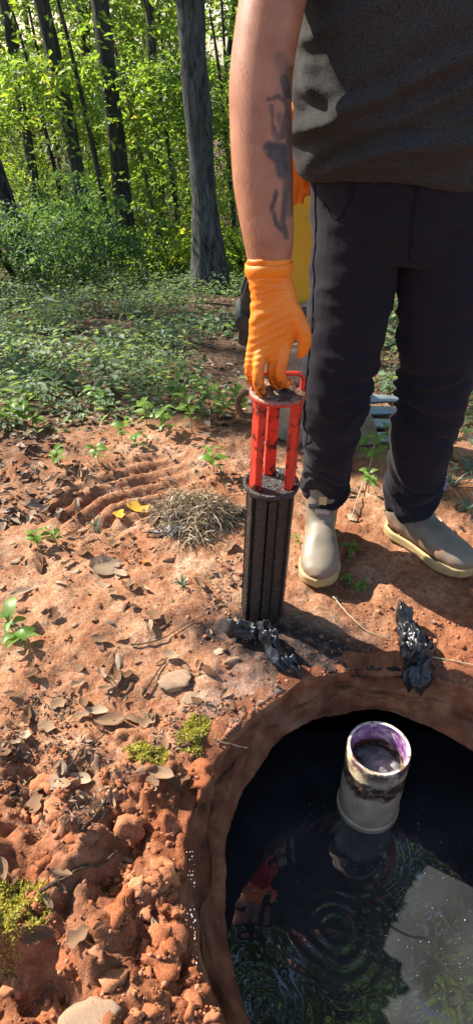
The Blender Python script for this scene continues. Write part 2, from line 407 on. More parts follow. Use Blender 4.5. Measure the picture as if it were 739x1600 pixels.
wx = np.arange(-.12, .75, .004); wy = np.arange(.1, 1.1, .004); X, Y = np.meshgrid(wx, wy)
Zw = np.zeros_like(X)
for (cx, cy, amp, lam, dec) in [(*P(520, 1450, WATER_Z)[:2], .0012, .030, .060), (*P(415, 1570, WATER_Z)[:2], .00055, .038, .07), (*P(560, 1330, WATER_Z)[:2], .00035, .028, .12)]:
    d = np.hypot(X - cx, Y - cy) + .013 * vn(X * 13, Y * 13, seed=int(lam * 1e3)); Zw += amp * np.cos(2 * np.pi * d / lam) * np.exp(-d / dec) * sst(0, .03, d) * (.6 + .55 * vn((X - cx) * 14, (Y - cy) * 14, seed=int(lam * 2e3)))
for _q in range(9):
    _t = rng.uniform(0, 6.28); _kk = rng.uniform(18, 75); Zw += .012 / _kk ** 1.35 * np.sin(_kk * (X * math.cos(_t) + Y * math.sin(_t)) + rng.uniform(0, 6.28))
ex = np.arange(0, 1)
V = np.stack([X, Y, Zw + WATER_Z], -1).reshape(-1, 3); nx, ny = len(wx), len(wy); idx = np.arange(nx * ny).reshape(ny, nx)
Q = np.stack([idx[:-1, :-1], idx[:-1, 1:], idx[1:, 1:], idx[1:, :-1]], -1).reshape(-1, 4)
m = Mat('murky_water', .012, .5); m.b.inputs['IOR'].default_value = 1.75
m.color(m.ramp(m.noise(7, 4), [(.3, (.015, .0152, .016)), (.7, (.034, .035, .039))])); G['water'] = m.m
o = obj('water', V, Q, G['water']); tag(o, kind='structure')

# ------------------------------------------------------------------ white filter housing pipe
PX, PY, PZ = .316, .888, -.120
pipe = empty('filter_pipe', (PX, PY, -.6), 'white plastic pipe standing in dark water with purple primer inside', 'pipe')
m = Mat('dirty_white_plastic', .35, .5)
ob = m.n('SeparateXYZ'); m.l(m.tc.outputs['Object'], ob.inputs[0]); zz = ob.outputs[2]
zw = m.math('ADD', zz, m.math('MULTIPLY', m.math('SUBTRACT', m.noise(26, 6, .7), .5), .075))
c = m.ramp(m.noise(18, 5), [(.35, (.48, .36, .20)), (.6, (.66, .54, .35))])
b = m.math('MULTIPLY', m.ramp(m.math('MULTIPLY', m.math('ABSOLUTE', m.math('SUBTRACT', zw, .408)), 24.0), [(.45, 1), (.75, 0)]), m.ramp(m.noise(60, 4), [(.3, .3), (.5, 1)]))
top = m.math('MULTIPLY', m.ramp(m.math('ADD', zw, .0), [(.425, 0), (.465, .95)]), m.ramp(m.noise(34, 5, .7), [(.40, 0), (.52, 1)])); c = m.mix(top, c, (.10, .045, .05)); c = m.mix(m.ramp(m.noise(30, 6, .75), [(.56, 0), (.66, .7)]), c, (.20, .13, .07)); c = m.mix(b, c, (.045, .022, .012)); m.color(c); m.rough(m.ramp(b, [(0, .35), (1, .8)])); m.bump(b, .3, .004); G['pvc'] = m.m
m = Mat('purple_primer', .5, .4); c = m.ramp(m.noise(45, 5, .7), [(.40, (.13, .035, .16)), (.52, (.30, .17, .30)), (.62, (.58, .50, .46))]); m.color(c); G['primer'] = m.m
B = (PX, PY, -.6)
mb = MB().lathe([(.0705, 0), (.0705, .476), (.0698, .4795), (.068, .4800)], 48); mb.build('pipe_wall', G['pvc'], pipe)
m = Mat('clean_rim', .3, .5); m.color(m.ramp(m.noise(30, 4), [(.42, (.16, .09, .06)), (.56, (.60, .55, .48))])); G['rim'] = m.m
MB().lathe([(.0681, .4800), (.0640, .4800), (.0628, .4785)], 48).build('rim', G['rim'], pipe)
MB().lathe([(.0628, .4786), (.0625, .425)], 48).build('primer_band', G['primer'], pipe)
MB().lathe([(.0626, .4255), (.0615, .30)], 48).build('inner_wall', G['pvc'], pipe)
mb = MB().lathe([(.0704, .266), (.0735, .266), (.0740, .262), (.0740, .19), (.0704, .19)], 48); mb.build('coupling', G['pvc'], pipe)
mb = MB().lathe([(.0, .415), (.018, .418), (.034, .408), (.046, .412), (.0618, .402)], 32)
m = Mat('grey_sludge', .25, .5); m.color(m.ramp(m.noise(20, 4), [(.35, (.03, .028, .026)), (.65, (.20, .19, .19))])); m.bump(m.noise(25, 3), 1, .02); G['sludge_grey'] = m.m
mb.build('sludge', G['sludge_grey'], pipe)

# floating specks
bm = MB(); k = 0
while k < 240:
    xx, yy = rng.uniform(0, .6), rng.uniform(.3, .95)
    if ell(xx, yy, LC, LA, LB) > .95 or (xx < .3 and rng.random() < .85): continue
    r = rng.uniform(.0004, .0011) * (1.6 if rng.random() < .08 else 1); t = rng.uniform(0, 6.28, 5) * 0 + np.linspace(0, 6.28, 6)[:-1]
    pts = np.stack([xx + r * np.cos(t), yy + r * np.sin(t) * rng.uniform(.5, 1), np.full(5, WATER_Z + .0035)], 1)
    bm.add(np.vstack([pts, [[xx, yy, WATER_Z + .0035 + r]]]), [(i, (i + 1) % 5, 5) for i in range(5)]); k += 1
m = Mat('pale_speck', .7, .2); m.color((.55, .53, .48)); G['speck'] = m.m
o = bm.build('floating_specks', G['speck'], smooth=False); tag(o, 'pale specks of scum floating on the dark water', 'scum', kind='stuff')

# ------------------------------------------------------------------ the red and black filter cartridge
fb = np.array([.062, 1.185, float(H(np.array([.062]), np.array([1.185]))[0]) - .004])
filt = empty('filter_cartridge', fb, 'sludge coated filter cartridge with red bars and loop handle above a black finned body', 'filter')
_ax = Vector((.018, -.004, .60)).normalized(); filt.rotation_mode = 'QUATERNION'; filt.rotation_quaternion = Vector((0, 0, 1)).rotation_difference(_ax) @ Matrix.Rotation(R(4), 3, 'Z').to_quaternion()
m = Mat('red_plastic', .38, .5)
c = m.ramp(m.noise(40, 3), [(.3, (.48, .026, .014)), (.7, (.66, .046, .022))])
g = m.ramp(m.noise(34, 8, .72), [(.51, 0), (.60, 1)]); c = m.mix(g, c, (.03, .010, .008)); m.color(c); m.bump(m.noise(180, 4), .25, .002); G['red'] = m.m
m = Mat('black_sludge_coat', .35, .6)
c = m.ramp(m.noise(85, 6, .75), [(.35, (.006, .0045, .004)), (.58, (.016, .009, .007)), (.72, (.09, .022, .012))]); m.color(c)
m.rough(m.ramp(m.noise(120, 4), [(.35, .10), (.65, .5)])); m.bump(m.noise(230, 5, .75), .8, .005); G['blackwet'] = m.m
m = Mat('plate_muck', .6, .4); c = m.ramp(m.noise(70, 6, .7), [(.38, (.02, .012, .009)), (.5, (.11, .06, .035)), (.60, (.20, .12, .075)), (.70, (.40, .32, .25))]); m.color(c); m.bump(m.noise(160, 5), .8, .006); G['muck'] = m.m
m = Mat('mucky_red', .45, .5); sx_ = m.n('SeparateXYZ'); m.l(m.tc.outputs['Object'], sx_.inputs[0]); nf = m.ramp(m.noise(55, 5, .7), [(.40, 1), (.50, 0)])
m.color(m.mix(m.math('MULTIPLY', m.ramp(m.math('SUBTRACT', sx_.outputs[2], .0), [(.594, 1), (.599, .12)]), 1.0), m.mix(nf, (.20, .105, .055), (.05, .028, .018)), (.58, .035, .02))); m.bump(m.noise(120, 5), .6, .005); G['plate'] = m.m
# black body: a core with three square fins that carry the bars
ang = [R(208), R(332), R(90)]
def fluted(r0, r1, w, n=120):
    a = np.linspace(0, 2 * np.pi, n, endpoint=False); out = []
    for t in a:
        r = r0
        for k in ang + [R(270), R(30), R(150)]:
            d = (t - k + np.pi) % (2 * np.pi) - np.pi
            if abs(d) < w: r = r1 / max(math.cos(d), .5)
            elif abs(d) < w * 1.5: r = min(r, r0 - .006)
        out.append((r * math.cos(t), r * math.sin(t)))
    return np.array(out)
pr = fluted(.0480, .0525, .17); n = len(pr); zs = np.linspace(0, .385, 40); V = []
for z in zs:
    w = 1 + .012 * vn(pr[:, 0] * 60, pr[:, 1] * 60, np.full(n, z * 40), seed=5)
    V.append(np.c_[pr * w[:, None], np.full(n, z)])
V = np.concatenate(V); Fl = [(i * n + j, i * n + (j + 1) % n, (i + 1) * n + (j + 1) % n, (i + 1) * n + j) for i in range(39) for j in range(n)] + [tuple(range(n - 1, -1, -1)), tuple(39 * n + j for j in range(n))]
o = obj('body', V, Fl, G['blackwet'], filt, smooth=False)
MB().lathe([(.052, .372), (.058, .376), (.0600, .381), (.0600, .389), (.057, .392), (.0500, .388), (.047, .376), (.012, .374)], 40).build('flange', G['blackwet'], filt)
for a in ang:
    p = np.array([math.cos(a), math.sin(a)]) * .0405; rot = np.array(Matrix.Rotation(a, 3, 'Z'))
    mb = MB().box((p[0], p[1], .482), (.018, .0235, .222), rot); o = mb.build('bar', G['red'], filt, smooth=False)
    bv = o.modifiers.new('b', 'BEVEL'); bv.width = .002; bv.segments = 2
V, Fl = MB().lathe([(.0, .590), (.052, .590), (.0555, .592), (.0555, .599), (.052, .602), (0, .602)], 36).arr()
obj('top_plate', V, Fl, G['plate'], filt)
# muck heaped on the plate
nr_, na_ = 16, 56; V = []; 
for i in range(nr_ + 1):
    for j in range(na_):
        a = j / na_ * 2 * math.pi; q = i / nr_; r_ = .0535 * q * (1 + .05 * math.sin(3 * a)); V.append((r_ * math.cos(a), r_ * math.sin(a), 0))
V = np.array(V); q = np.hypot(V[:, 0], V[:, 1]) / .0535
V[:, 2] = .6015 + .009 * np.maximum(fbm(V[:, 0] * 45, V[:, 1] * 45, oct=3, seed=4) + .15, 0) * sst(1.03, .8, q) + .004 * np.abs(vn(V[:, 0] * 160, V[:, 1] * 160, seed=6)) * sst(1.05, .9, q) - .004 * sst(.92, 1.04, q)
obj('sludge', V, np.array([(i * na_ + j, i * na_ + (j + 1) % na_, (i + 1) * na_ + (j + 1) % na_, (i + 1) * na_ + j) for i in range(nr_) for j in range(na_)]), G['muck'], filt)
hp = catmull([(-.047, 0, .600), (-.047, -.002, .622), (-.043, -.003, .634), (-.030, -.004, .638), (0, -.005, .638), (.030, -.004, .638), (.043, -.003, .634), (.047, -.002, .622), (.047, 0, .600)], 5)
MB().tube(hp, .0048, 10, (0, 1, 0)).build('handle', G['red'], filt)

# ------------------------------------------------------------------ the person
person = empty('person', (.32, 1.42, 0), 'person in grey shirt and dark trousers holding the filter with an orange glove', 'person')
PB = np.array([.32, 1.42, 0.0])
def pobj(name, V, Fc, mat, parent=None, smooth=True):
    if parent is None: return obj(name, np.asarray(V) - PB, Fc, mat, person, smooth)
    return obj(name, np.asarray(V) - PB, Fc, mat, parent, smooth)
# materials
m = Mat('skin', .5, .35)
ink = m.attr('ink'); c = m.ramp(m.noise(22, 5), [(.3, (.25, .092, .044)), (.7, (.36, .155, .084))]); c = m.mix(m.ramp(m.noise(160, 3), [(.5, 0), (.75, .35)]), c, (.30, .12, .07))
c = m.mix(ink, c, m.ramp(m.noise(70, 4), [(.4, (.014, .014, .015)), (.7, (.06, .045, .038))])); m.color(c); m.bump(m.noise(240, 4), .15, .002)
m.b.inputs['Subsurface Weight'].default_value = .08; m.b.inputs['Subsurface Radius'].default_value = (.01, .004, .002); G['skin'] = m.m
def cloth(name, ca, cb, wsc, st):
    m = Mat(name, .95, .1); m.b.inputs['Sheen Weight'].default_value = .04; m.b.inputs['Sheen Roughness'].default_value = .6
    m.color(m.mix(m.ramp(m.noise(wsc, 3, .8), [(.38, 0), (.62, 1)]), ca, cb)); b1 = m.bump(m.noise(wsc, 2), st, .002); m.bump(m.noise(30, 4), .25, .006, b1); return m.m
G['shirt'] = cloth('charcoal_jersey', (.013, .0122, .0115), (.046, .042, .038), 420, .5)
G['trouser'] = cloth('navy_twill', (.0075, .0060, .0088), (.0165, .0135, .0185), 520, .4)
m = Mat('thread', .9, .1); m.color((.009, .008, .011)); G['seam'] = m.m
def glove_mat():
    m = Mat('orange_nitrile', .42, .45)
    c = m.ramp(m.noise(14, 4), [(.3, (.70, .145, .004)), (.7, (.80, .215, .008))])
    d = m.math('MULTIPLY', m.attr('dirt'), m.ramp(m.noise(120, 5, .7), [(.47, 0), (.56, 1)])); c = m.mix(d, c, (.05, .022, .012)); m.color(c)
    v = m.voro(520); b1 = m.bump(m.ramp(v, [(.2, 1), (.6, 0)]), .35, .0015)
    m.b.inputs['Subsurface Weight'].default_value = .1; m.b.inputs['Subsurface Radius'].default_value = (.004, .002, .0005); return m.m
G['glove'] = glove_mat()

# --- hands: chains of joints
def hand_pieces(mb, wrist, palm, fingers, thumb, rs=1.0):
    mb.tube(catmull(palm[0], 4), catmull(palm[1], 4), 18)
    for ch in fingers:
        p = catmull(ch, 5); n = len(p); r = np.interp(np.linspace(0, 1, n), [0, .33, .66, .9, 1], [.0105, .0100, .0094, .0082, .0050]) * rs
        mb.tube(p, r, 12, (0, 1, 0))
    p = catmull(thumb, 5); n = len(p); r = np.interp(np.linspace(0, 1, n), [0, .35, .7, .9, 1], [.0150, .0125, .0115, .0095, .0055]) * rs
    mb.tube(p, r, 12, (0, 1, 0))
FX = np.array([0.0, 0, 0])
palmR = ([(.057, 1.205, .845), (.058, 1.200, .812), (.066, 1.194, .780), (.069, 1.186, .745), (.064, 1.180, .708), (.061, 1.176, .684), (.060, 1.174, .668)],
         [(.0405, .035), (.0375, .030), (.0415, .026), (.046, .023), (.043, .019), (.039, .016), (.033, .012)])
fingR = [[(.092, 1.184, .716), (.088, 1.168, .684), (.081, 1.157, .652), (.090, 1.162, .628), (.105, 1.172, .627)],
         [(.074, 1.186, .714), (.071, 1.176, .676), (.067, 1.170, .645), (.078, 1.178, .614), (.094, 1.188, .612)],
         [(.052, 1.184, .712), (.043, 1.162, .674), (.040, 1.150, .640), (.049, 1.152, .610), (.067, 1.160, .603)],
         [(.036, 1.190, .714), (.029, 1.178, .682), (.026, 1.172, .650), (.033, 1.176, .622), (.049, 1.184, .615)]]
thumbR = [(.088, 1.190, .775), (.108, 1.182, .748), (.122, 1.176, .722), (.1245, 1.176, .697), (.119, 1.178, .672)]
mb = MB(); hand_pieces(mb, None, palmR, fingR, thumbR, 1.16)
mb.tube(catmull([(.096, 1.186, .765), (.100, 1.183, .742), (.094, 1.182, .722)], 4), .013, 10, (0, 1, 0))   # web of the thumb
V, Q = remesh(mb, .0023, 3); N = normals(V, Q)
fold = np.sin((V[:, 2] * 1.0 - V[:, 0] * .35) * 2 * np.pi / .0150 + 5.0 * vn(V[:, 0] * 22, V[:, 1] * 22, V[:, 2] * 26, seed=3)) * (.4 + .9 * vn(V[:, 0] * 25, V[:, 1] * 25, V[:, 2] * 40, seed=13))
amp = sst(.68, .72, V[:, 2]) * sst(.10, .055, V[:, 0]) * .0013 + .0005
V = V + N * (amp * fold + .0006 * vn(V[:, 0] * 120, V[:, 1] * 120, V[:, 2] * 120, seed=9))[:, None]
# thin cuff, open at the wrist
glove = pobj('glove', V, Q, G['glove']); attr(glove, 'dirt', sst(.668, .615, V[:, 2] + .01 * vn(V[:, 0] * 60, V[:, 1] * 60, V[:, 2] * 60, seed=4)))
mb = MB()
cp = [(.0575, 1.2045, .838), (.0575, 1.2045, .836), (.0575, 1.2045, .828), (.058, 1.203, .820), (.058, 1.2025, .812)]
mb.tube(cp, [(.0395, .0345), (.0432, .0382), (.0436, .0385), (.0425, .037), (.038, .031)], 28, cap=False)
V, Fl = mb.arr(); V[:, 2] += .004 * vn(V[:, 0] * 40, V[:, 1] * 40, seed=6); o = pobj('cuff', V, Fl, G['glove'], glove); attr(o, 'dirt', np.zeros(len(V)))

# --- body: one skin
mb = MB()
armR = catmull([(.125, 1.40, 1.43), (.075, 1.345, 1.28), (.042, 1.285, 1.13), (.040, 1.255, 1.04), (.046, 1.232, .95), (.056, 1.212, .87), (.0575, 1.204, .825), (.062, 1.198, .79), (.066, 1.190, .76)], 5)
tt = np.linspace(0, 1, len(armR)); rx = np.interp(tt, [0, .12, .25, .36, .48, .60, .74, .86, 1], [.058, .054, .051, .0515, .0515, .045, .0365, .029, .022])
mb.tube(armR, np.stack([rx, rx * np.interp(tt, [0, .3, .6, 1], [1, .95, .9, .8])], 1), 24)
armL = catmull([(.515, 1.42, 1.43), (.575, 1.45, 1.28), (.60, 1.46, 1.12), (.61, 1.44, 1.0), (.615, 1.40, .88), (.615, 1.385, .83)], 5)
tt = np.linspace(0, 1, len(armL)); rx = np.interp(tt, [0, .2, .45, .6, .85, 1], [.058, .052, .046, .047, .033, .031]); mb.tube(armL, rx, 20)
L = np.array([.615, 1.385, .80])
hand_pieces(mb, None, ([L + (0, 0, .05), L + (0, 0, .01), L + (0, -.006, -.03), L + (0, -.01, -.07), L + (0, -.012, -.085)], [(.030, .032), (.027, .034), (.020, .042), (.018, .042), (.013, .036)]),
            [[L + (0, -.040 + .021 * i, -.075), L + (-.004, -.044 + .021 * i, -.110), L + (-.016, -.044 + .020 * i, -.138 - (.006 if i in (1, 2) else 0)), L + (-.036, -.042 + .020 * i, -.152 - (.007 if i in (1, 2) else 0))] for i in range(4)],
            [L + (-.004, -.03, -.02), L + (-.014, -.055, -.045), L + (-.022, -.062, -.075), L + (-.03, -.06, -.10)], .92)
# torso, neck, legs
mb.tube([(.32, 1.43, .84), (.32, 1.43, .95), (.32, 1.42, 1.08), (.32, 1.425, 1.22), (.32, 1.435, 1.36), (.32, 1.44, 1.44), (.32, 1.44, 1.475)],
        [(.155, .105), (.165, .11), (.155, .105), (.17, .112), (.185, .105), (.15, .075), (.075, .055)], 28)
mb.tube([(.32, 1.44, 1.43), (.32, 1.43, 1.50), (.32, 1.42, 1.56)], [(.062, .062), (.056, .058), (.055, .06)], 20)
legRp = [(.235, 1.43, .90), (.238, 1.41, .70), (.226, 1.395, .52), (.226, 1.42, .34), (.236, 1.47, .15), (.232, 1.48, .06)]
legLp = [(.412, 1.43, .90), (.440, 1.41, .70), (.449, 1.395, .52), (.456, 1.43, .34), (.468, 1.475, .15), (.47, 1.48, .06)]
for lp in (legRp, legLp): mb.tube(catmull(lp, 4), np.interp(np.linspace(0, 1, 21), [0, .2, .4, .6, .8, 1], [.075, .068, .052, .046, .026, .024]), 20)
# head: skull, jaw, nose, ears, lips, brow
hc = np.array([.32, 1.415, 1.655])
def blob(c, r, rot=None, n=20, mm=12):
    t = np.linspace(0, np.pi, mm); pr = [(np.sin(a), -np.cos(a)) for a in t]; pr[0] = (.02, -1); pr[-1] = (.02, 1)
    q = MB().lathe(pr, n); Vb, Fb = q.arr(); Fb = Fb + [tuple(range(n - 1, -1, -1)), tuple((mm - 1) * n + j for j in range(n))]
    mb.add(Vb * np.asarray(r) + np.asarray(c), Fb)
blob(hc + (0, .012, .03), (.076, .096, .095)); blob(hc + (0, -.022, -.045), (.058, .066, .070)); blob(hc + (0, -.055, -.088), (.030, .026, .026))
blob(hc + (0, -.094, -.012), (.013, .020, .026)); blob(hc + (0, -.102, -.028), (.017, .016, .011)); blob(hc + (0, -.078, .028), (.052, .020, .012))
blob(hc + (0, -.083, -.056), (.024, .012, .007)); blob(hc + (0, -.081, -.068), (.021, .012, .007))
for s in (-1, 1): blob(hc + (s * .078, .012, -.005), (.010, .020, .032)); blob(hc + (s * .031, -.078, .006), (.014, .012, .010))
V, Q = remesh(mb, .0042, 4)
ink = np.zeros(len(V))
def blotch(pts, w, s=1.0):
    global ink
    arm = (V[:, 0] < .13) & (V[:, 2] > .86) & (V[:, 2] < 1.2)
    d = V - np.array([0, 0, CAM_H]); ca, sa = math.cos(_a), math.sin(_a)
    dep = d[:, 1] * ca - d[:, 2] * sa; up = d[:, 1] * sa + d[:, 2] * ca
    u = 369.5 + F * d[:, 0] / np.maximum(dep, .1); v = 800 - F * up / np.maximum(dep, .1)
    pts = np.asarray(pts, float)
    dd, _, _ = polydist(u, v, pts)
    ink = np.maximum(ink, s * sst(w * 1.55, w * .75, np.abs(dd)) * arm)
# tattoo on the inner forearm: drooping petals and stems seen from this side, wrapping on round the arm
blotch([(444, 122), (449, 150)], 6, .9); blotch([(420, 155), (436, 150), (449, 165), (455, 190)], 3, .8); blotch([(424, 165), (426, 195), (436, 215)], 2.5, .7)
blotch([(420, 230), (440, 232)], 8, .95); blotch([(438, 240), (442, 270)], 9, .95); blotch([(450, 170), (452, 240), (446, 300)], 5, .75)
blotch([(436, 180), (444, 205)], 5, .55); blotch([(432, 300), (425, 325), (432, 350), (440, 360)], 3.2, .9); blotch([(446, 300), (442, 350), (447, 370)], 4, .85); blotch([(438, 90), (446, 118)], 9, .4); blotch([(452, 110), (456, 200), (452, 330)], 8, .6); blotch([(428, 205), (436, 228)], 4, .6); blotch([(447, 180), (440, 215)], 4, .8); blotch([(422, 240), (436, 252)], 6, .9)
body = pobj('body', V, Q, G['skin']); attr(body, 'ink', ink)
for s in (-1, 1):
    mbq = MB(); t = np.linspace(0, np.pi, 8); mbq.lathe([(max(np.sin(a), .02) * .0115, -np.cos(a) * .0115) for a in t], 14)
    Ve, Fe = mbq.arr(); m = Mat('eye', .15, .5); m.color((.5, .48, .45)); pobj('eye', Ve + hc + (s * .031, -.083, .006), Fe, m.m)
mbh = MB(); mb0, mb = mb, mbh
blob(hc + (0, .022, .045), (.084, .100, .094)); blob(hc + (0, .05, -.005), (.076, .075, .075)); mb = mb0
Vh, Qh = remesh(mbh, .006, 3); Vh = Vh + normals(Vh, Qh) * (.006 * vn(Vh[:, 0] * 70, Vh[:, 1] * 70, Vh[:, 2] * 30, seed=2))[:, None]
m = Mat('brown_hair', .6, .4); m.color((.05, .03, .018)); pobj('hair', Vh, Qh, m.m)
# fine hairs on the forearm
hv, hf = [], []
arm_i = np.where((V[:, 2] > .85) & (V[:, 2] < 1.2) & (V[:, 0] < .1) & (V[:, 1] < 1.32) & (ink < .3))[0]; NB = normals(V, Q)
for i in rng.choice(arm_i, 1700):
    if rng.random() > sst(.075, .02, V[i, 0]): continue
    p = V[i]; nrm = NB[i]; dirv = unit(nrm * .45 + np.array([-.1, -.3, -1]) + rng.normal(0, .25, 3)); L = rng.uniform(.006, .012); sd = unit(np.cross(dirv, nrm)) * .00016
    k = len(hv); hv += [p - sd, p + sd, p + dirv * L]; hf.append((k, k + 1, k + 2))
m = Mat('arm_hair', .6, .2); m.color((.24, .13, .07)); o = pobj('arm_hair', hv, hf, m.m, None, False); tag(o, kind='stuff')

# --- trousers
mb = MB()
mb.tube([(.32, 1.425, .80), (.32, 1.425, .86), (.32, 1.425, .94), (.32, 1.425, 1.03)], [(.15, .105), (.178, .122), (.182, .125), (.175, .118)], 30)
legs = [(legRp, [(.078, .098), (.092, .100), (.088, .094), (.076, .080), (.070, .075), (.068, .072), (.062, .066), (.060, .070)], [(.243, 1.425, .93), (.238, 1.42, .84), (.2385, 1.405, .70), (.2255, 1.39, .53), (.2245, 1.405, .40), (.2255, 1.42, .32), (.232, 1.466, .21), (.236, 1.486, .160)]),
        (legLp, [(.078, .098), (.095, .100), (.094, .096), (.083, .083), (.080, .080), (.077, .077), (.068, .070), (.066, .074)], [(.400, 1.425, .93), (.415, 1.42, .84), (.438, 1.405, .70), (.448, 1.395, .53), (.451, 1.415, .40), (.455, 1.43, .32), (.470, 1.465, .19), (.474, 1.475, .125)])]
for _, rr, pp in legs: mb.tube(catmull(pp, 4), catmull(rr, 4), 26)
V, Q = remesh(mb, .0055, 4); N = normals(V, Q)
x, y, z = V.T
wz = .28 + .2 * sst(.75, .6, z) + .9 * sst(.30, .16, z) + .55 * np.exp(-((z - .50) / .09) ** 2) + .35 * np.exp(-((z - .80) / .06) ** 2)
f1 = 1 - np.abs(vn(x * 7 + 2.2 * z, y * 7, z * 27 + 3 * vn(x * 6, y * 6, z * 5, seed=3), seed=51)) * 2
f2 = fbm(x * 16, y * 16, z * 30, oct=2, seed=55)
V = V + N * (wz * (.0105 * f1 + .004 * f2) - .003 + .008 * vn(x * 5, y * 5, z * 4, seed=57))[:, None]
tro = pobj('trousers', V, Q, G['trouser'])
for pts in ([(.157, 1.395, .94), (.146, 1.385, .84), (.148, 1.362, .70), (.154, 1.345, .56), (.151, 1.352, .48), (.156, 1.372, .36)], [(.150, 1.36, .90), (.175, 1.325, .885), (.195, 1.315, .91), (.205, 1.31, .95)], [(.32, 1.30, .95), (.322, 1.30, .90), (.326, 1.31, .85), (.33, 1.33, .815)]):
    c = catmull(pts, 14)
    j = [np.argmin(((V - q) ** 2).sum(1)) for q in c]; c = V[j] + N[j] * .0008
    o = MB().tube(c[::2], .0016, 6, (0, 1, 0)).build('side_seam', G['seam'], tro); o.location = -PB if False else (0, 0, 0)
    o.data.transform(Matrix.Translation(Vector(-PB)))

# --- shirt
mb = MB()
mb.tube([(.32, 1.425, .958), (.32, 1.422, .972), (.32, 1.418, 1.01), (.32, 1.416, 1.06), (.32, 1.418, 1.16), (.32, 1.425, 1.28), (.32, 1.435, 1.38), (.32, 1.44, 1.455), (.32, 1.44, 1.49)],
        [(.187, .132), (.194, .138), (.212, .148), (.214, .150), (.216, .150), (.218, .146), (.222, .130), (.165, .090), (.078, .062)], 40)
mb.tube([(.16, 1.42, 1.42), (.115, 1.39, 1.38), (.085, 1.355, 1.30), (.072, 1.34, 1.255)], [.075, .078, .074, .076], 24)
mb.tube([(.48, 1.43, 1.42), (.525, 1.43, 1.38), (.56, 1.445, 1.30), (.575, 1.45, 1.255)], [.075, .078, .074, .076], 24)
V, Q = remesh(mb, .0058, 4); N = normals(V, Q); x, y, z = V.T
low = sst(1.16, 1.0, z); ar = np.arctan2(y - 1.42, x - .32)
# drape: diagonal folds that run from the right hip up to the belly
s1 = z - .42 * np.abs(x - .13) - .02 * np.sin(8 * x)
f1 = 1 - np.abs(vn(s1 * 20 + vn(x * 5, y * 5, z * 6, seed=5) * .9, x * 2.5, y * 2.5, seed=61)) * 2.2
f2 = 1 - np.abs(vn(x * 6 + z * 8, y * 6, z * 14 - x * 6, seed=63)) * 2
front = sst(1.45, 1.36, y)
V = V + N * ((.017 * f1 * low + .009 * f2) * (.45 + .55 * front) * sst(.945, .975, z) + .0016 * fbm(x * 25, y * 25, z * 25, oct=2, seed=66))[:, None]
_d = V - np.array([0, 0, CAM_H]); _dep = _d[:, 1] * math.cos(_a) - _d[:, 2] * math.sin(_a); _up = _d[:, 1] * math.sin(_a) + _d[:, 2] * math.cos(_a)
_u = 369.5 + F * _d[:, 0] / np.maximum(_dep, .1); _v = 800 - F * _up / np.maximum(_dep, .1)
for _pts, _w, _ht in [([(462, 262), (500, 232), (550, 205), (620, 180), (700, 150), (790, 100)], 15, .013), ([(465, 195), (510, 190), (580, 165), (660, 120), (790, 60)], 14, .011), ([(470, 110), (490, 150), (540, 165), (600, 150)], 13, .009), ([(520, 262), (600, 235), (680, 225), (790, 215)], 11, .008)]:
    _dd, _, _ = polydist(_u, _v, np.array(_pts, float)); V = V + N * (_ht * (np.exp(-(_dd / _w) ** 2) - .6 * np.exp(-((np.abs(_dd) - 1.9 * _w) / _w) ** 2)) * sst(1.42, 1.34, y) * sst(.96, .985, z))[:, None]
V[:, 2] += .014 * np.cos(2 * (ar + 1.9)) * sst(1.0, .95, z) - .012 * sst(.20, .12, V[:, 0]) * sst(1.02, .95, z)
shirt = pobj('shirt', V, Q, G['shirt'])

# --- boots
m = Mat('grey_rubber', .55, .4); c = m.ramp(m.noise(12, 5), [(.3, (.115, .094, .066)), (.7, (.19, .160, .117))]); c = m.mix(m.ramp(m.noise(35, 6, .7), [(.58, 0), (.76, .35)]), c, (.22, .15, .10)); _sx = m.n('SeparateXYZ'); m.l(m.tc.outputs['Object'], _sx.inputs[0]); md = m.ramp(m.math('ADD', _sx.outputs[2], m.math('MULTIPLY', m.math('SUBTRACT', m.noise(26, 6, .7), .5), .11)), [(.030, .85), (.075, 0)]); c = m.mix(md, c, (.26, .12, .06)); m.color(c); m.rough(m.ramp(m.noise(20, 4), [(.3, .4), (.7, .7)])); G['boot'] = m.m
m = Mat('gum_sole', .6, .35); m.color(m.mix(m.ramp(m.noise(40, 5), [(.5, 0), (.7, .6)]), (.36, .25, .11), (.26, .12, .06))); G['gum'] = m.m
m = Mat('tan_tab', .7, .3); m.color((.50, .30, .12)); G['tab'] = m.m
m = Mat('patch_pale', .6, .3); m.color((.36, .25, .18)); G['patch'] = m.m
m = Mat('patch_ink', .6, .3); m.color((.62, .58, .52)); G['pink'] = m.m
def text_mesh(t, size, depth=.0004):
    cu = bpy.data.curves.new('t', 'FONT'); cu.body = t; cu.size = size; cu.align_x = 'CENTER'; cu.align_y = 'CENTER'; cu.extrude = depth; cu.resolution_u = 2
    o = bpy.data.objects.new('t', cu); COL.objects.link(o); dg = bpy.context.evaluated_depsgraph_get(); dg.update()
    me = bpy.data.meshes.new_from_object(o.evaluated_get(dg)); bpy.data.objects.remove(o); return me
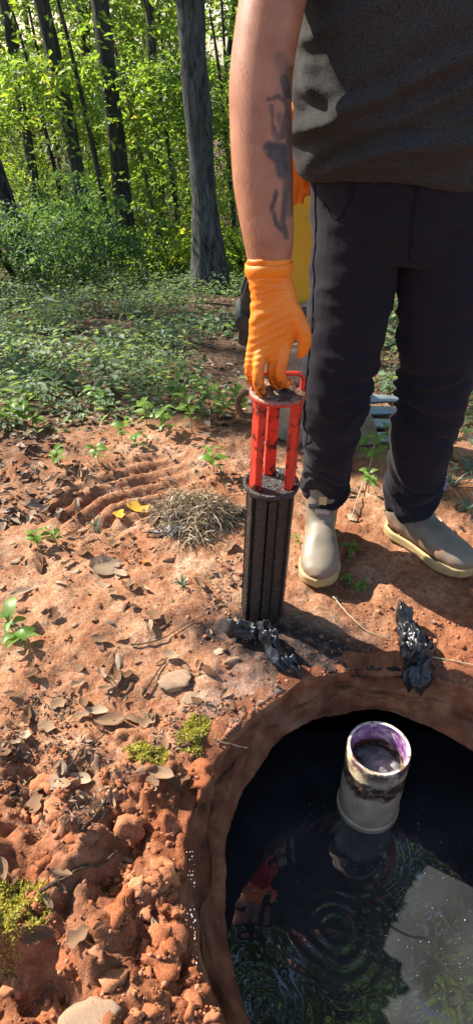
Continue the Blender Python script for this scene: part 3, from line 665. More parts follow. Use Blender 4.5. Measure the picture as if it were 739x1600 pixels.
def boot(heel, toe, mirror=1):
    heel = np.array(heel); toe = np.array(toe); u = unit(np.append(toe - heel, 0)); v = np.array([-u[1], u[0], 0]) * mirror; w = np.array([0, 0, 1.0]); Lh = np.hypot(*(toe - heel))
    gz = float(H(np.array([(heel[0] + toe[0]) / 2]), np.array([(heel[1] + toe[1]) / 2]))[0]) + .002
    O = np.array([heel[0], heel[1], gz]); T = lambda a: O + np.outer(a[:, 0], u) + np.outer(a[:, 1], v) + np.outer(a[:, 2], w)
    mb = MB()
    s = np.array([.012, .03, .07, .12, .17, .21, .245, .270, .287]) * Lh / .295
    hw = [.028, .037, .039, .040, .047, .052, .049, .038, .020]; ht = [.040, .050, .053, .050, .044, .036, .031, .026, .018]; off = [0, 0, 0, .001, .003, .004, .003, .001, 0]
    p = np.stack([s, off, np.array(ht) + .014], 1); p[:, 2] = np.array(ht) * .92 + .016
    mb.tube(T(p), np.stack([hw, ht], 1), 24, v)
    q = np.array([(.072, 0, .05), (.070, 0, .10), (.069, 0, .14), (.068, 0, .18), (.068, 0, .205)])
    mb.tube(T(q), [(.042, .060), (.043, .062), (.046, .058), (.049, .057), (.050, .057)], 24, v)
    mb.tube(T(np.array([(.10, 0, .10), (.13, 0, .075), (.16, .002, .055)])), [(.038, .030), (.036, .030), (.036, .028)], 18, v)
    V, Q = remesh(mb, .0042, 7); N = normals(V, Q)
    V = V + N * (.0012 * fbm(V[:, 0] * 25, V[:, 1] * 25, V[:, 2] * 25, oct=2, seed=3))[:, None]
    keep = V[:, 2] > gz - .03
    o = pobj('boot', V, Q, G['boot'])
    # sole: outline, two steps
    a = np.linspace(0, 2 * np.pi, 48, endpoint=False)
    sx = np.array([0, .01, .04, .10, .16, .21, .25, .28, .2965]); sw = np.array([.002, .026, .041, .039, .048, .055, .051, .036, .002])
    cx = .148 - .1485 * np.cos(a); ww = np.interp(cx, sx, sw); 
    yy = np.sign(np.sin(a)) * ww * np.clip(np.abs(np.sin(a)) * 3, 0, 1) ** .5; yy = yy + np.interp(cx, [0, .12, .22, .297], [0, .001, .005, 0])
    lift = np.interp(cx, [0, .2, .297], [0, 0, .008])
    def lp(g, zz): return T(np.stack([(.148 + (cx - .148) * (1 + g)) * Lh / .295, yy * (1 + g * 2.6), zz + lift], 1))
    loops = [lp(-.03, .002), lp(0, .004), lp(.004, .012), lp(0, .018), lp(.005, .020), lp(.006, .026), lp(-.002, .029), lp(-.06, .029)]
    n = 48; V2 = np.concatenate(loops); F2 = [(i * n + j, i * n + (j + 1) % n, (i + 1) * n + (j + 1) % n, (i + 1) * n + j) for i in range(7) for j in range(n)] + [tuple(range(n - 1, -1, -1))]
    pobj('sole', V2, F2, G['gum'], o)
    # pull tab and lettered patch on the front of the shaft
    fwd = V - O; cand = np.abs(fwd @ v) < .008
    def front(zq):
        k = np.where(cand & (np.abs(V[:, 2] - gz - zq) < .006))[0]; i = k[np.argmax(fwd[k] @ u)]; return V[i], N[i]
    for nm, zq, wd, hh, mt in (('pull_tab', .176, .020, .022, G['tab']), ('logo_patch', .142, .036, .015, G['patch'])):
        c0, n0 = front(zq); c1, _ = front(zq - .012); n0 = unit(np.array([u[0], u[1], .28])); up = unit(w - n0 * n0[2]); sd = np.cross(up, n0)
        rot = np.stack([sd, up, n0], 1); r2 = MB().box((0, 0, 0), (wd, hh, .004)); Vb, Fb = r2.arr()
        Vb[:, 2] -= (Vb[:, 0] / .03) ** 2 * .004; pobj(nm, Vb @ rot.T + c0 + n0 * .0015, Fb, mt, o, False)
        if nm == 'logo_patch':
            me = text_mesh('XTRATUF', .0085); Vt = np.empty(len(me.vertices) * 3); me.vertices.foreach_get('co', Vt); Vt = Vt.reshape(-1, 3)
            Ft = [tuple(pq.vertices) for pq in me.polygons]; Vt[:, 2] += .0041 - (Vt[:, 0] / .03) ** 2 * .004
            pobj('logo_lettering', Vt @ rot.T + c0 + n0 * .0003, Ft, G['pink'], o, False)
    return o
boot((.242, 1.545), (.203, 1.262), 1)
boot((.432, 1.535), (.625, 1.315), -1)

# spare glove hanging out of the back pocket
mb = MB()
g0 = PD(466, 235, 1.50)
for i, (dx, L) in enumerate([(-.022, .055), (-.004, .075), (.012, .070), (.026, .055)]):
    mb.tube([g0 + (dx * .7, 0, .0), g0 + (dx * .9, -.003, -.03), g0 + (dx, .002, -.03 - L * .6), g0 + (dx * 1.02, .004, -.03 - L)], [(.010, .006), (.011, .006), (.0105, .005), (.006, .004)], 10)
mb.tube([g0 + (.003, .004, .09), g0 + (.003, .002, .04), g0 + (.003, 0, -.03)], [(.020, .008), (.034, .010), (.034, .008)], 14)
V, Q = remesh(mb, .003, 3); V += .002 * np.stack([vn(V[:, 0] * 60, V[:, 1] * 60, V[:, 2] * 60, seed=q) for q in (1, 2, 3)], 1)
o = obj('spare_glove', V - g0, Q, G['glove']); o.location = g0; attr(o, 'dirt', np.zeros(len(V)))
tag(o, 'limp spare orange glove hanging by the hip behind the grey shirt', 'glove')

# ------------------------------------------------------------------ mini excavator behind the person: bucket resting on the ground
m = Mat('yellow_paint', .45, .5); c = m.ramp(m.noise(6, 5), [(.3, (.42, .235, .010)), (.7, (.52, .31, .02))]); c = m.mix(m.ramp(m.noise(30, 6, .7), [(.58, 0), (.70, .8)]), c, (.22, .13, .06)); m.color(c); m.bump(m.noise(90, 3), .15, .002); G['yellow'] = m.m
m = Mat('worn_steel', .6, .4, .2); c = m.ramp(m.noise(12, 6, .65), [(.3, (.13, .10, .075)), (.55, (.26, .22, .17)), (.72, (.36, .33, .28))]); m.color(c); m.bump(m.noise(70, 5), .5, .005); G['steel'] = m.m
m = Mat('tooth_steel', .45, .5, .5); m.color(m.ramp(m.noise(20, 5), [(.3, (.20, .24, .25)), (.7, (.40, .44, .45))])); G['tooth'] = m.m
m = Mat('dark_link', .5, .45, .2); m.color(m.ramp(m.noise(25, 4), [(.3, (.012, .011, .010)), (.7, (.05, .045, .04))])); G['link'] = m.m
m = Mat('rubber_track', .8, .3); m.color((.03, .028, .026)); G['rubber'] = m.m
m = Mat('rusty_steel', .8, .3); m.color(m.ramp(m.noise(30, 4), [(.3, (.05, .03, .02)), (.7, (.14, .075, .04))])); G['rust'] = m.m
XO = np.array([.17, 2.20, 0.0]); xz = float(H0(np.array([.3]), np.array([2.2]))[0])
exc = empty('mini_excavator', (.17, 2.20, xz), 'yellow mini excavator arm with a worn steel bucket resting behind the person', 'excavator')
def xobj(mb, name, mat, parent=exc, smooth=False, bevel=0):
    o = mb.build(name, mat, parent, smooth); 
    if bevel: b = o.modifiers.new('b', 'BEVEL'); b.width = bevel; b.segments = 2
    return o
def slab(prof, y0, y1):                   # an outline in x,z extruded along y
    prof = np.asarray(prof, float); n = len(prof)
    V = np.vstack([np.c_[prof[:, 0], np.full(n, y0), prof[:, 1]], np.c_[prof[:, 0], np.full(n, y1), prof[:, 1]]])
    return MB().add(V, [tuple(range(n)), tuple(range(2 * n - 1, n - 1, -1))] + [(j, n + j, n + (j + 1) % n, (j + 1) % n) for j in range(n)])
# bucket in local coords (origin on the ground), curved shell opening to the right
outer = catmull([(.06, .36), (-.03, .33), (-.10, .25), (-.12, .15), (-.07, .06), (.05, .012), (.20, .004), (.33, .010)], 4)
inner = catmull([(.06, .34), (-.02, .31), (-.08, .24), (-.10, .15), (-.055, .075), (.055, .03), (.20, .020), (.33, .016)], 4)
shell = np.vstack([outer, inner[::-1]])
bk = xobj(slab(shell, -.17, .17), 'bucket', G['steel'])
side = np.vstack([outer, [(.30, .10), (.20, .25), (.12, .34)]])
for yy in (-.182, .170): xobj(slab(side, yy, yy + .012), 'side_plate', G['steel'], bk)
for i in range(4):
    yy = -.150 + i * .10; xobj(MB().tube([(.28, yy, .018), (.36, yy, .020), (.42, yy, .022), (.47, yy, .020)], [(.026, .019), (.026, .017), (.022, .012), (.013, .005)], 8, (0, 1, 0)), 'tooth', G['tooth'], bk, bevel=.002)
xobj(MB().tube(catmull([(-.105, -.14, .185), (-.148, -.14, .185), (-.166, -.14, .145), (-.150, -.14, .105), (-.108, -.14, .10)], 5), .011, 10, (0, 1, 0)), 'lifting_hook', G['rust'], bk, True)
for yy in (-.07, .055): xobj(slab([(-.02, .31), (.10, .34), (.12, .43), (.07, .47), (-.02, .45), (-.07, .40)], yy, yy + .018), 'ear', G['steel'], bk)
st = np.array([(.00, .40), (.11, .40), (.135, .50), (.125, .95), (.13, 1.55), (.10, 1.75), (.0, 1.75), (-.045, 1.50), (-.035, .90), (-.02, .50)])
xobj(slab(st, -.045, .045), 'stick', G['yellow'], bevel=.006)
xobj(slab([(-.165, .33), (-.125, .31), (-.11, .47), (-.095, .58), (-.12, .59), (-.155, .48)], -.065, -.045), 'bucket_link', G['link'], bevel=.004)
xobj(slab([(-.165, .33), (-.125, .31), (-.11, .47), (-.095, .58), (-.12, .59), (-.155, .48)], .045, .065), 'bucket_link', G['link'], bevel=.004)
for (qx, qz) in ((.05, .43), (-.150, .41), (-.108, .56)): xobj(MB().tube([(qx, -.095, qz), (qx, .095, qz)], .026, 16), 'pin', G['link'], smooth=False, bevel=.003)
xobj(MB().tube([(-.108, 0, .56), (-.09, 0, 1.05)], .022, 14), 'cylinder_rod', G['tooth'], smooth=True)
xobj(MB().tube([(-.10, 0, 1.0), (-.075, 0, 1.52)], .036, 16), 'hydraulic_cylinder', G['yellow'], smooth=True)
def beam(a, b, w, h, mat, name):
    a, b = np.array(a, float), np.array(b, float); d = unit(b - a); sd = unit(np.cross(d, [0, 0, 1])); up = np.cross(sd, d)
    V = [p + sd * i * w / 2 + up * j * h / 2 for p in (a, b) for i, j in ((-1, -1), (1, -1), (1, 1), (-1, 1))]
    return xobj(MB().add(V, [(3, 2, 1, 0), (4, 5, 6, 7), (0, 1, 5, 4), (1, 2, 6, 5), (2, 3, 7, 6), (3, 0, 4, 7)]), name, mat, bevel=.008)
beam((.04, .0, 1.66), (1.15, .62, 2.05), .13, .20, G['yellow'], 'boom'); beam((1.10, .59, 2.07), (2.25, 1.23, .72), .13, .22, G['yellow'], 'boom')
# undercarriage and house, to the right behind the person
hr = np.array(Matrix.Rotation(math.atan2(1.23, 2.25), 3, 'Z'))
hz = float(H0(np.array([3.1]), np.array([3.9]))[0]) - xz; hc0 = np.array([2.85, 1.56, hz])
def hb(c, s, name, mat, bev=.02): return xobj(MB().box(hr @ np.array(c) + hc0, s, hr), name, mat, bevel=bev)
for yy in (-.40, .40):
    a = np.linspace(0, 2 * np.pi, 40, endpoint=False); pr = np.stack([np.sign(np.cos(a)) * .50 + .19 * np.cos(a), .19 + .19 * np.sin(a)], 1); V, Fl = slab(pr, yy - .12, yy + .12).arr()
    xobj(MB().add(V @ hr.T + hc0, Fl), 'track', G['rubber'])
hb((0, 0, .42), (.55, .55, .10), 'turntable', G['link']); hb((.15, 0, .68), (1.15, .95, .42), 'house', G['yellow'], .06); hb((.45, 0, 1.0), (.5, .85, .30), 'engine_cover', G['yellow'], .05)
for sx in (-.35, .45):
    for sy in (-.42, .42): hb((sx, sy, 1.55), (.05, .05, 1.4), 'canopy_post', G['link'], .008)
hb((.05, 0, 2.28), (1.1, 1.0, .07), 'canopy_roof', G['yellow'], .02); hb((.1, 0, 1.0), (.45, .45, .12), 'seat', G['rubber'], .03); hb((.3, 0, 1.3), (.10, .45, .5), 'seat_back', G['rubber'], .03)

# ------------------------------------------------------------------ vegetation
def basis(d, up):
    d = unit(d); s = unit(np.cross(d, up)); n = np.cross(s, d); return d, s, n
def cards(C, D, U, L, Wd, fold=.25):
    """pointed leaves folded along the midrib: base, two sides, tip"""
    d, s, n = basis(D, U); L = np.asarray(L)[:, None]; Wd = np.asarray(Wd)[:, None]
    V = np.stack([C, C + d * L * .45 + s * Wd * .5 + n * Wd * fold, C + d * L - n * L * .12, C + d * L * .45 - s * Wd * .5 + n * Wd * fold], 1).reshape(-1, 3)
    b = np.arange(len(C)) * 4
    return V, np.stack([np.stack([b, b + 1, b + 2], 1), np.stack([b, b + 2, b + 3], 1)], 1).reshape(-1, 3)
def litmap(x, y):  # ground meant to be sunlit; crown leaves that would shade it are left out
    E1 = ((x - .85) / 1.70) ** 2 + ((y - .80) / 1.1) ** 2
    _mk = np.clip(sst(-.22, -.55, x) + sst(1.8, 2.1, y), 0, 1); _pt = sst(.30, .5, fbm(x * 2.4, y * 2.4, oct=2, seed=113))
    return np.maximum(sst(1.5, .95, E1) * (1 - .95 * _mk * _pt), .93 * sst(3.6, 2.6, x) * sst(-14, -10, x) * sst(-.02, .18, fbm(x * .75 + 3, y * .75, oct=2, seed=101) + .28 + .4 * sst(4.0, 6.0, y)))
def suncull(C, z0=0.0):
    t = (C[:, 2] - z0) / math.tan(R(SUN_EL)); gx_, gy_ = C[:, 0] - SUN_H[0] * t, C[:, 1] - SUN_H[1] * t
    return (rng.random(len(C)) > litmap(gx_, gy_)) | (C[:, 2] < .9)
def sprays(C, n=14, length=.4, L=.07, wr=.5, droop=.35, up=.35, out=None):
    """leafy twigs: n leaves in two rows along each"""
    k = len(C); az = rng.uniform(0, 2 * np.pi, k)
    A = np.stack([np.cos(az), np.sin(az), rng.uniform(-droop, .25, k)], 1) if out is None else unit(out + .5 * rng.normal(size=(k, 3)))
    A = unit(A); Un = unit(np.array([0, 0, 1.0]) + up * rng.normal(size=(k, 3)))
    d, s, nn_ = basis(A, Un)
    ln = length * rng.uniform(.6, 1.3, k)
    t = np.linspace(.1, 1, n)[None, :, None]; sg = np.where(np.arange(n) % 2, 1, -1)[None, :, None]
    base = C[:, None, :] + d[:, None] * ln[:, None, None] * t - np.array([0, 0, 1.0]) * (.25 * ln[:, None, None] * t ** 2)
    dr = d[:, None] * .55 + s[:, None] * sg * .9 + .28 * rng.normal(size=(k, n, 3))
    dr[..., 2] -= .15
    U = nn_[:, None] + .38 * rng.normal(size=(k, n, 3))
    Ls = L * rng.uniform(.55, 1.25, (k, n))
    var = np.clip(rng.normal(.45, .17, (k, 1)) + rng.normal(0, .13, (k, n)), 0, 1)
    return base.reshape(-1, 3), dr.reshape(-1, 3), U.reshape(-1, 3), Ls.ravel(), (Ls * wr).ravel(), var.ravel()
def foliage(name, arrs, mat, parent=None, base=None, cull=True):
    C, D, U, L, Wd, var = arrs
    if cull:
        k = suncull(C); C, D, U, L, Wd, var = C[k], D[k], U[k], L[k], Wd[k], var[k]
    V, T = cards(C, D, U, L, Wd)
    if base is not None: V = V - base
    o = link(name, new_mesh(name, V, T), mat, parent, False)
    attr(o, 'var', np.repeat(var, 4)); return o
def gz(x, y): return float(H0(np.array([x]), np.array([y]))[0])

def clumpy(center, rad, n, k=9, spread=.42):
    """points gathered in clumps inside an ellipsoid, with gaps between them"""
    c = rng.normal(size=(k, 3)); c = unit(c) * (rng.random((k, 1)) ** .45) * .85
    p = c[rng.integers(0, k, n)] + unit(rng.normal(size=(n, 3))) * (rng.random((n, 1)) ** .5) * spread * np.array([1, 1, .6])
    return np.asarray(center) + p * np.asarray(rad)

def tree(name, b_px, t_px, Yd, r, label, cat='tree', height=11, mat='bark_dark', crown_n=420, crown_r=2.6, crown_z=7.5, leaf='canopy', vines=0, L=.10, low=0):
    a = PD(*b_px, Yd); b = PD(*t_px, Yd); d = (b - a) / (b[2] - a[2])
    g = gz(a[0], Yd); base = a + d * (g - a[2]) - np.array([0, 0, .05])
    zs = np.linspace(0, height, 16); pts = base + d * zs[:, None]
    pts[:, 0] += .05 * vn(zs * .7, zs * 0, seed=int(abs(b_px[0])) + 1) * zs * .4; pts[:, 1] += .06 * vn(zs * .6, zs * 0, seed=int(abs(b_px[0])) + 5) * zs * .4 * (zs > 2)
    rr = r * (1 - .62 * (zs / height) ** 1.1) * (1 + .75 * np.exp(-zs / .22))
    cv = catmull(pts, 4); rv = np.interp(np.linspace(0, 1, len(cv)), np.linspace(0, 1, 16), rr)
    root = empty(name, base, label, cat, 'trees of the wood' if cat == 'tree' else None)
    V, Fl = MB().tube(cv, rv, 16).arr(); V0 = V - base
    nr = V - np.repeat(cv, 16, 0); V0 = V0 + unit(nr) * (.10 * r * fbm(V[:, 0] * 9, V[:, 1] * 9, V[:, 2] * 3, oct=2, seed=7))[:, None]
    obj('trunk', V0, Fl, G[mat], root)
    limb_ends = []
    for i in range(8):
        z0 = rng.uniform(.35, .92) * height; p0 = base + d * z0; az = rng.uniform(0, 6.28); ln = crown_r * rng.uniform(.5, 1.0)
        p1 = p0 + np.array([math.cos(az) * ln * .5, math.sin(az) * ln * .5, ln * .3]); p2 = p0 + np.array([math.cos(az) * ln, math.sin(az) * ln, ln * .42])
        r0 = r * .30; cc = catmull([p0, p1, p2], 4); obj('limb', MB().tube(cc, np.linspace(r0, r0 * .25, len(cc)), 8).arr()[0] - base, MB().tube(cc, np.linspace(r0, r0 * .25, len(cc)), 8).F, G[mat], root)
        limb_ends += [p1, p2]
    C = np.concatenate([clumpy(base + d * crown_z + np.array([0, 0, .4]), (crown_r, crown_r, height * .34), crown_n, 14, .34)] + [clumpy(q, (.8, .8, .6), crown_n // 14, 3) for q in limb_ends])
    if low:
        tq = rng.uniform(.05, .5, low); C = np.concatenate([C, base + d * (tq * height)[:, None] + rng.normal(size=(low, 3)) * (.35, .35, .2)])
    foliage('crown', sprays(C, 14, .5, L), G[leaf], root, base)
    return root
tree('tree', (333, 488), (295, 0), 6.0, .112, 'straight grey trunk tree, thickest in the wood, with bare lower stem', mat='bark', height=12, crown_z=9, crown_r=3.0)
tree('tree', (203, 425), (158, 0), 8.6, .105, 'dark trunk tree with leafy sprigs round its upper stem, second thickest', height=11, low=50)
tree('tree', (133, 335), (68, 0), 8.0, .085, 'dark leaning tree with yellowed leaves hanging before its upper stem', height=10, low=40)
tree('tree', (254, 410), (237, 0), 11.0, .075, 'slender dark tree standing behind between the two stouter trunks', height=10, low=60)
tree('tree', (48, 245), (8, 0), 10.5, .075, 'thin dark tree deep in the wood beside the leaning one', height=10, low=40)
tree('tree', (18, 330), (-30, 180), 6.4, .07, 'dark stem leaning steeply out of the shaded shrubs', height=7, crown_z=5, crown_n=160, crown_r=1.6)
tree('sapling', (245, 350), (196, 120), 9.6, .028, 'thin pale double stemmed sapling hung with vine leaves', height=5.5, crown_z=4, crown_n=120, crown_r=1.1, mat='twig', low=80)
for (xx, yy, rr, hh, lb) in [(-5.2, 9.5, .16, 12, 'stout dark tree off at the shaded side of the wood'), (3.2, 9.0, .14, 12, 'tall dark tree behind the excavator'), (5.6, 7.0, .16, 12, 'broad dark tree beside the excavator'), (1.1, 12.5, .12, 12, 'dark tree in the wood behind the person'), (3.6, 3.6, .17, 13, 'broad crowned tree standing beside the excavator tracks'), (-2.4, 5.4, .13, 13, 'tall dark tree at the edge of the clearing behind the shaded shrubs'), (1.5, 7.2, .10, 13, 'tall tree hidden behind the person'), (-8.6, 6.9, .15, 12, 'tall tree standing up sun of the clearing beyond the shrubs'), (-10.5, 9.2, .16, 13, 'tree deep in the wood on the sunny side'), (-2.6, 14.0, .12, 12, 'faint dark tree far back in the wood'), (2.8, 15.0, .12, 12, 'far dark tree seen past the person')]:  # near and up sun trees are unseen, added for shade, dapple and reflections
    q = np.array([xx, yy, gz(xx, yy)]); tree('tree', (0, 0), (0, 0), yy, rr, lb, height=hh, low=30) if False else None
    root = empty('tree', q, lb, 'tree', 'trees of the wood'); zs = np.linspace(0, hh, 14); pts = np.stack([.06 * vn(zs * .6, zs * 0 + xx, seed=3) * zs * .5, zs * .01, zs - .05], 1)
    obj('trunk', *MB().tube(pts, rr * (1 - .6 * zs / hh) * (1 + .7 * np.exp(-zs / .25)), 14).arr(), G['bark_dark'], root)
    for i in range(5):
        z0 = rng.uniform(.4, .9) * hh; az = rng.uniform(0, 6.28); ln = rng.uniform(1, 2.2); cc = catmull([(0, 0, z0), (math.cos(az) * ln * .5, math.sin(az) * ln * .5, z0 + ln * .3), (math.cos(az) * ln, math.sin(az) * ln, z0 + ln * .4)], 4)
        obj('limb', *MB().tube(cc, np.linspace(rr * .3, rr * .08, len(cc)), 8).arr(), G['bark_dark'], root)
    C = clumpy(q + (0, 0, hh * .72), (3.9 if yy < 6 else 2.9,) * 2 + (hh * .32,), (1500 if xx > -5 else 900) if yy < 6 else 460, 15, .30); foliage('crown', sprays(C, 14, .55, .14 if yy < 6 else .10), G['canopy'], root, q)  # crowns close by are enlarged to darken the water and the sky light

def shrub(b_px, Yd, rx, hgt, n, leaf, label, name='shrub', L=.048, x=None):
    if x is None:
        x = PD(*b_px, Yd)[0]
    q = np.array([x, Yd, gz(x, Yd)]); root = empty(name, q, label, 'shrub', 'shrubs of the undergrowth')
    mb = MB()
    for i in range(5):
        az = rng.uniform(0, 6.28); e = np.array([math.cos(az) * rx * .6, math.sin(az) * rx * .6, hgt * rng.uniform(.6, .95)]); cc = catmull([(0, 0, -.05), e * (.3, .3, .45), e], 4)
        obj('stem', *MB().tube(cc, np.linspace(.018, .005, len(cc)), 6).arr(), G['bark_dark'], root)
    C = clumpy(q + (0, 0, hgt * .55), (rx, rx * .9, hgt * .6), n, 10, .45); C[:, 2] = np.maximum(C[:, 2], q[2] + .05)
    foliage('foliage', sprays(C, 13, .34, L, .5, .6, .6), G[leaf], root, q); return root
# (pixel of the foot, distance, spread, height, sprays, leaf, label)
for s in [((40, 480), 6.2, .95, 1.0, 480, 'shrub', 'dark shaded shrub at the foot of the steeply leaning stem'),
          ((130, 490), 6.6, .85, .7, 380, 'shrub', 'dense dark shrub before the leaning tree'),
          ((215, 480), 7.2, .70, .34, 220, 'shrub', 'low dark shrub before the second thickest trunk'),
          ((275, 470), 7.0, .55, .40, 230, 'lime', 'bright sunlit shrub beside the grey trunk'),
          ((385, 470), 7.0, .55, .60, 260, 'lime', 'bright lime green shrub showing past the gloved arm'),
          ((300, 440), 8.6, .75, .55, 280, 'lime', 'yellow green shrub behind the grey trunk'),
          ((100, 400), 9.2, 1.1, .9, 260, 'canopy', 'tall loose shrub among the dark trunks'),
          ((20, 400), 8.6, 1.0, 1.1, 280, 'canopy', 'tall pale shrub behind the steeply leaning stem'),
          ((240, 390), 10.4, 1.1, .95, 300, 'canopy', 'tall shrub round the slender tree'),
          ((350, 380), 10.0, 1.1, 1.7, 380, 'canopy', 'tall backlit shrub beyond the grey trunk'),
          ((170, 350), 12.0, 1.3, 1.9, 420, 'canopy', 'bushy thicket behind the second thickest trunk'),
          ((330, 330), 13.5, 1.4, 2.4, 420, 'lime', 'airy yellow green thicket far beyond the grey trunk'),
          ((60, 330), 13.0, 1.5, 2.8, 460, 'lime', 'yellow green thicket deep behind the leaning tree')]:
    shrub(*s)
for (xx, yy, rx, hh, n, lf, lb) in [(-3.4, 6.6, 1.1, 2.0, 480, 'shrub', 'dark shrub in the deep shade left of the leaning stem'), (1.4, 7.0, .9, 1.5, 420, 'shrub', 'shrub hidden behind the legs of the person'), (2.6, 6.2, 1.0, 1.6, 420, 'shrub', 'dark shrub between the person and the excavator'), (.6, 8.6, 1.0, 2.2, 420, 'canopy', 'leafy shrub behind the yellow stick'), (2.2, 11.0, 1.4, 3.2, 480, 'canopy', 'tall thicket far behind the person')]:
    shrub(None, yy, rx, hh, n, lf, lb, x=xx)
# leaves of low hanging boughs: understory trees with thin stems
for (px, py, Yd, hz_, rx, n, lf, lb) in [(90, 60, 7.4, .5, .75, 150, 'lime', 'understory tree with pale yellow leaves before the leaning tree'), (30, 110, 9.0, .7, 1.1, 260, 'canopy', 'leafy understory tree behind the shaded shrubs'), (230, 110, 9.4, .8, .9, 240, 'canopy', 'understory tree with hanging leaves between the dark trunks'), (330, 150, 9.0, .8, .9, 210, 'canopy', 'understory tree with drooping leaves past the grey trunk'), (150, 180, 11.5, 1.0, 1.4, 330, 'lime', 'pale understory tree behind the dark trunks'), (280, 200, 12.5, 1.0, 1.4, 330, 'canopy', 'understory tree far behind the grey trunk'), (30, 5, 13, 1.5, 1.9, 420, 'far', 'tall pale understory tree topping the thicket deep behind the leaning tree'), (130, 10, 14, 1.5, 1.9, 420, 'canopy', 'tall understory tree closing the gap above the dark trunks'), (235, 5, 13.5, 1.5, 1.8, 420, 'far', 'pale understory tree high behind the slender tree'), (335, 15, 13, 1.5, 1.7, 400, 'far', 'pale understory tree high beyond the grey trunk')]:
    c = PD(px, py, Yd); q = np.array([c[0] + .3, Yd + .2, gz(c[0] + .3, Yd + .2)]); root = empty('understory_tree', q, lb, 'tree', 'understory trees')
    top = c - q + (0, 0, hz_); cc = catmull([(0, 0, -.05), top * (.3, .3, .4), top * (.7, .7, .8), top], 5); obj('trunk', *MB().tube(cc, np.linspace(.035, .01, len(cc)), 8).arr(), G['bark_dark'], root)
    foliage('crown', sprays(clumpy(c, (rx, rx, hz_ * 1.1), n, 8, .45), 14, .42, .085 if lf == 'lime' else .075, .48, .7), G[lf], root, q)
# the wood further off, one mass
k = 17000; C = np.stack([rng.uniform(-14, 14, k), rng.uniform(15, 27, k), rng.uniform(-4, 9.5, k)], 1)
den = fbm(C[:, 0] * .5, C[:, 1] * .35, C[:, 2] * .5, oct=2, seed=201); C = C[den > -.30 + .05 * np.maximum(C[:, 2], 0)]
far = foliage('distant_wood', sprays(C, 12, .8, .19, .5), G['far'], cull=False); tag(far, 'distant mass of leaves closing the wood', 'foliage', kind='stuff')
mb = MB()
for i in range(46):
    xx, yy = rng.uniform(-14, 14), rng.uniform(14, 28); g = gz(xx, yy); r = rng.uniform(.05, .16); mb.tube([(xx, yy, g - .1), (xx + rng.normal(0, .15), yy, g + 4), (xx + rng.normal(0, .4), yy, g + 11)], [r, r * .8, r * .4], 8)
o = mb.build('distant_trunks', G['bark_dark']); tag(o, 'far dark trunks lost in the leaves of the wood', 'trunks', kind='stuff')

# ground cover: low leafy plants from the clearing's edge into the wood
k = 13000; yy = 2.05 + 6.5 * rng.random(k) ** 1.25; xx = rng.uniform(-1, 1, k) * (1.2 + .62 * yy)
den = .5 + .5 * fbm(xx * 1.3, yy * 1.3, oct=3, seed=301); kp = rng.random(k) < np.clip((den * 3.4 - 1.5 + 1.0 * sst(2.8, 4.0, yy) + .7 * np.exp(-((xx - .0) / .7) ** 2) * sst(2.4, 3.0, yy)) * sst(1.95, 3.2, yy + .3 * np.abs(xx)) + .04, 0, 1); xx, yy = xx[kp], yy[kp]; k = len(xx)
kp = ~((np.abs(xx - .3) < .4) & (np.abs(yy - 2.2) < .3)); xx, yy = xx[kp], yy[kp]; k = len(xx)
zb = H0(xx, yy); nl = 9; hgt = rng.uniform(.03, .17, k) * (.6 + .5 * sst(2.2, 5, yy)) * (1 + .5 * (fbm(xx, yy, oct=2, seed=33) > .2))
az = rng.uniform(0, 6.28, (k, nl)); r0 = rng.uniform(.0, .07, (k, nl)); t = rng.uniform(.35, 1, (k, nl))
C = np.stack([xx[:, None] + np.cos(az) * r0, yy[:, None] + np.sin(az) * r0, zb[:, None] + hgt[:, None] * t], -1).reshape(-1, 3)
D = np.stack([np.cos(az), np.sin(az), rng.uniform(-.35, .25, (k, nl))], -1).reshape(-1, 3); U = np.array([0, 0, 1.0]) + .28 * rng.normal(size=(k * nl, 3))
L = rng.uniform(.6, 1.2, k * nl) * np.repeat(np.exp(rng.normal(-3.48, .38, k)), nl); var = np.repeat(np.clip(rng.normal(.45, .22, k), 0, 1), nl)
o = foliage('ground_cover', (C, D, U, L, L * rng.uniform(.4, .6, k * nl), var), G['cover'], cull=False); tag(o, 'low green seedlings and creepers carpeting the forest floor', 'ground cover', kind='stuff')
# leaf litter under it
k = 9000; yy = 1.55 + 5.0 * rng.random(k) ** 1.6; xx = rng.uniform(-1, 1, k) * (1.1 + .5 * yy); kp = rng.random(k) < np.clip(.12 + sst(1.7, 2.3, yy + .35 * fbm(xx * 3, yy * 3, oct=2, seed=41)) + sst(-.35, -.8, xx), 0, 1); xx, yy = xx[kp], yy[kp]; k = len(xx)
az = rng.uniform(0, 6.28, k); C = np.stack([xx, yy, H(xx, yy) + .006], 1); D = np.stack([np.cos(az), np.sin(az), rng.normal(0, .22, k)], 1); U = np.array([0, 0, 1.0]) + .35 * rng.normal(size=(k, 3)); L = rng.uniform(.015, .055, k)
o = foliage('leaf_litter', (C, D, U, L, L * rng.uniform(.3, .6, k), rng.random(k)), G['litter'], cull=False); tag(o, 'fallen brown leaf litter spread over the forest floor', 'leaf litter', kind='stuff')

# ------------------------------------------------------------------ small things on the ground
def hgrad(x, y):
    e = .02; hx = (hg(x + e, y) - hg(x - e, y)) / (2 * e); hy = (hg(x, y + e) - hg(x, y - e)) / (2 * e)
    return unit(np.array([-hx, -hy, 1.0]))
def hh_(x, y): return hg(x, y)
def free(x, y, mrg=0):                     # not in the opening, not under boots or filter
    return ell(x, y) > 1.04 + mrg and np.hypot(x - .062, y - 1.185) > .075 and not (.15 < x < .30 and 1.24 < y < 1.56) and not (.38 < x < .68 and 1.28 < y < 1.56)
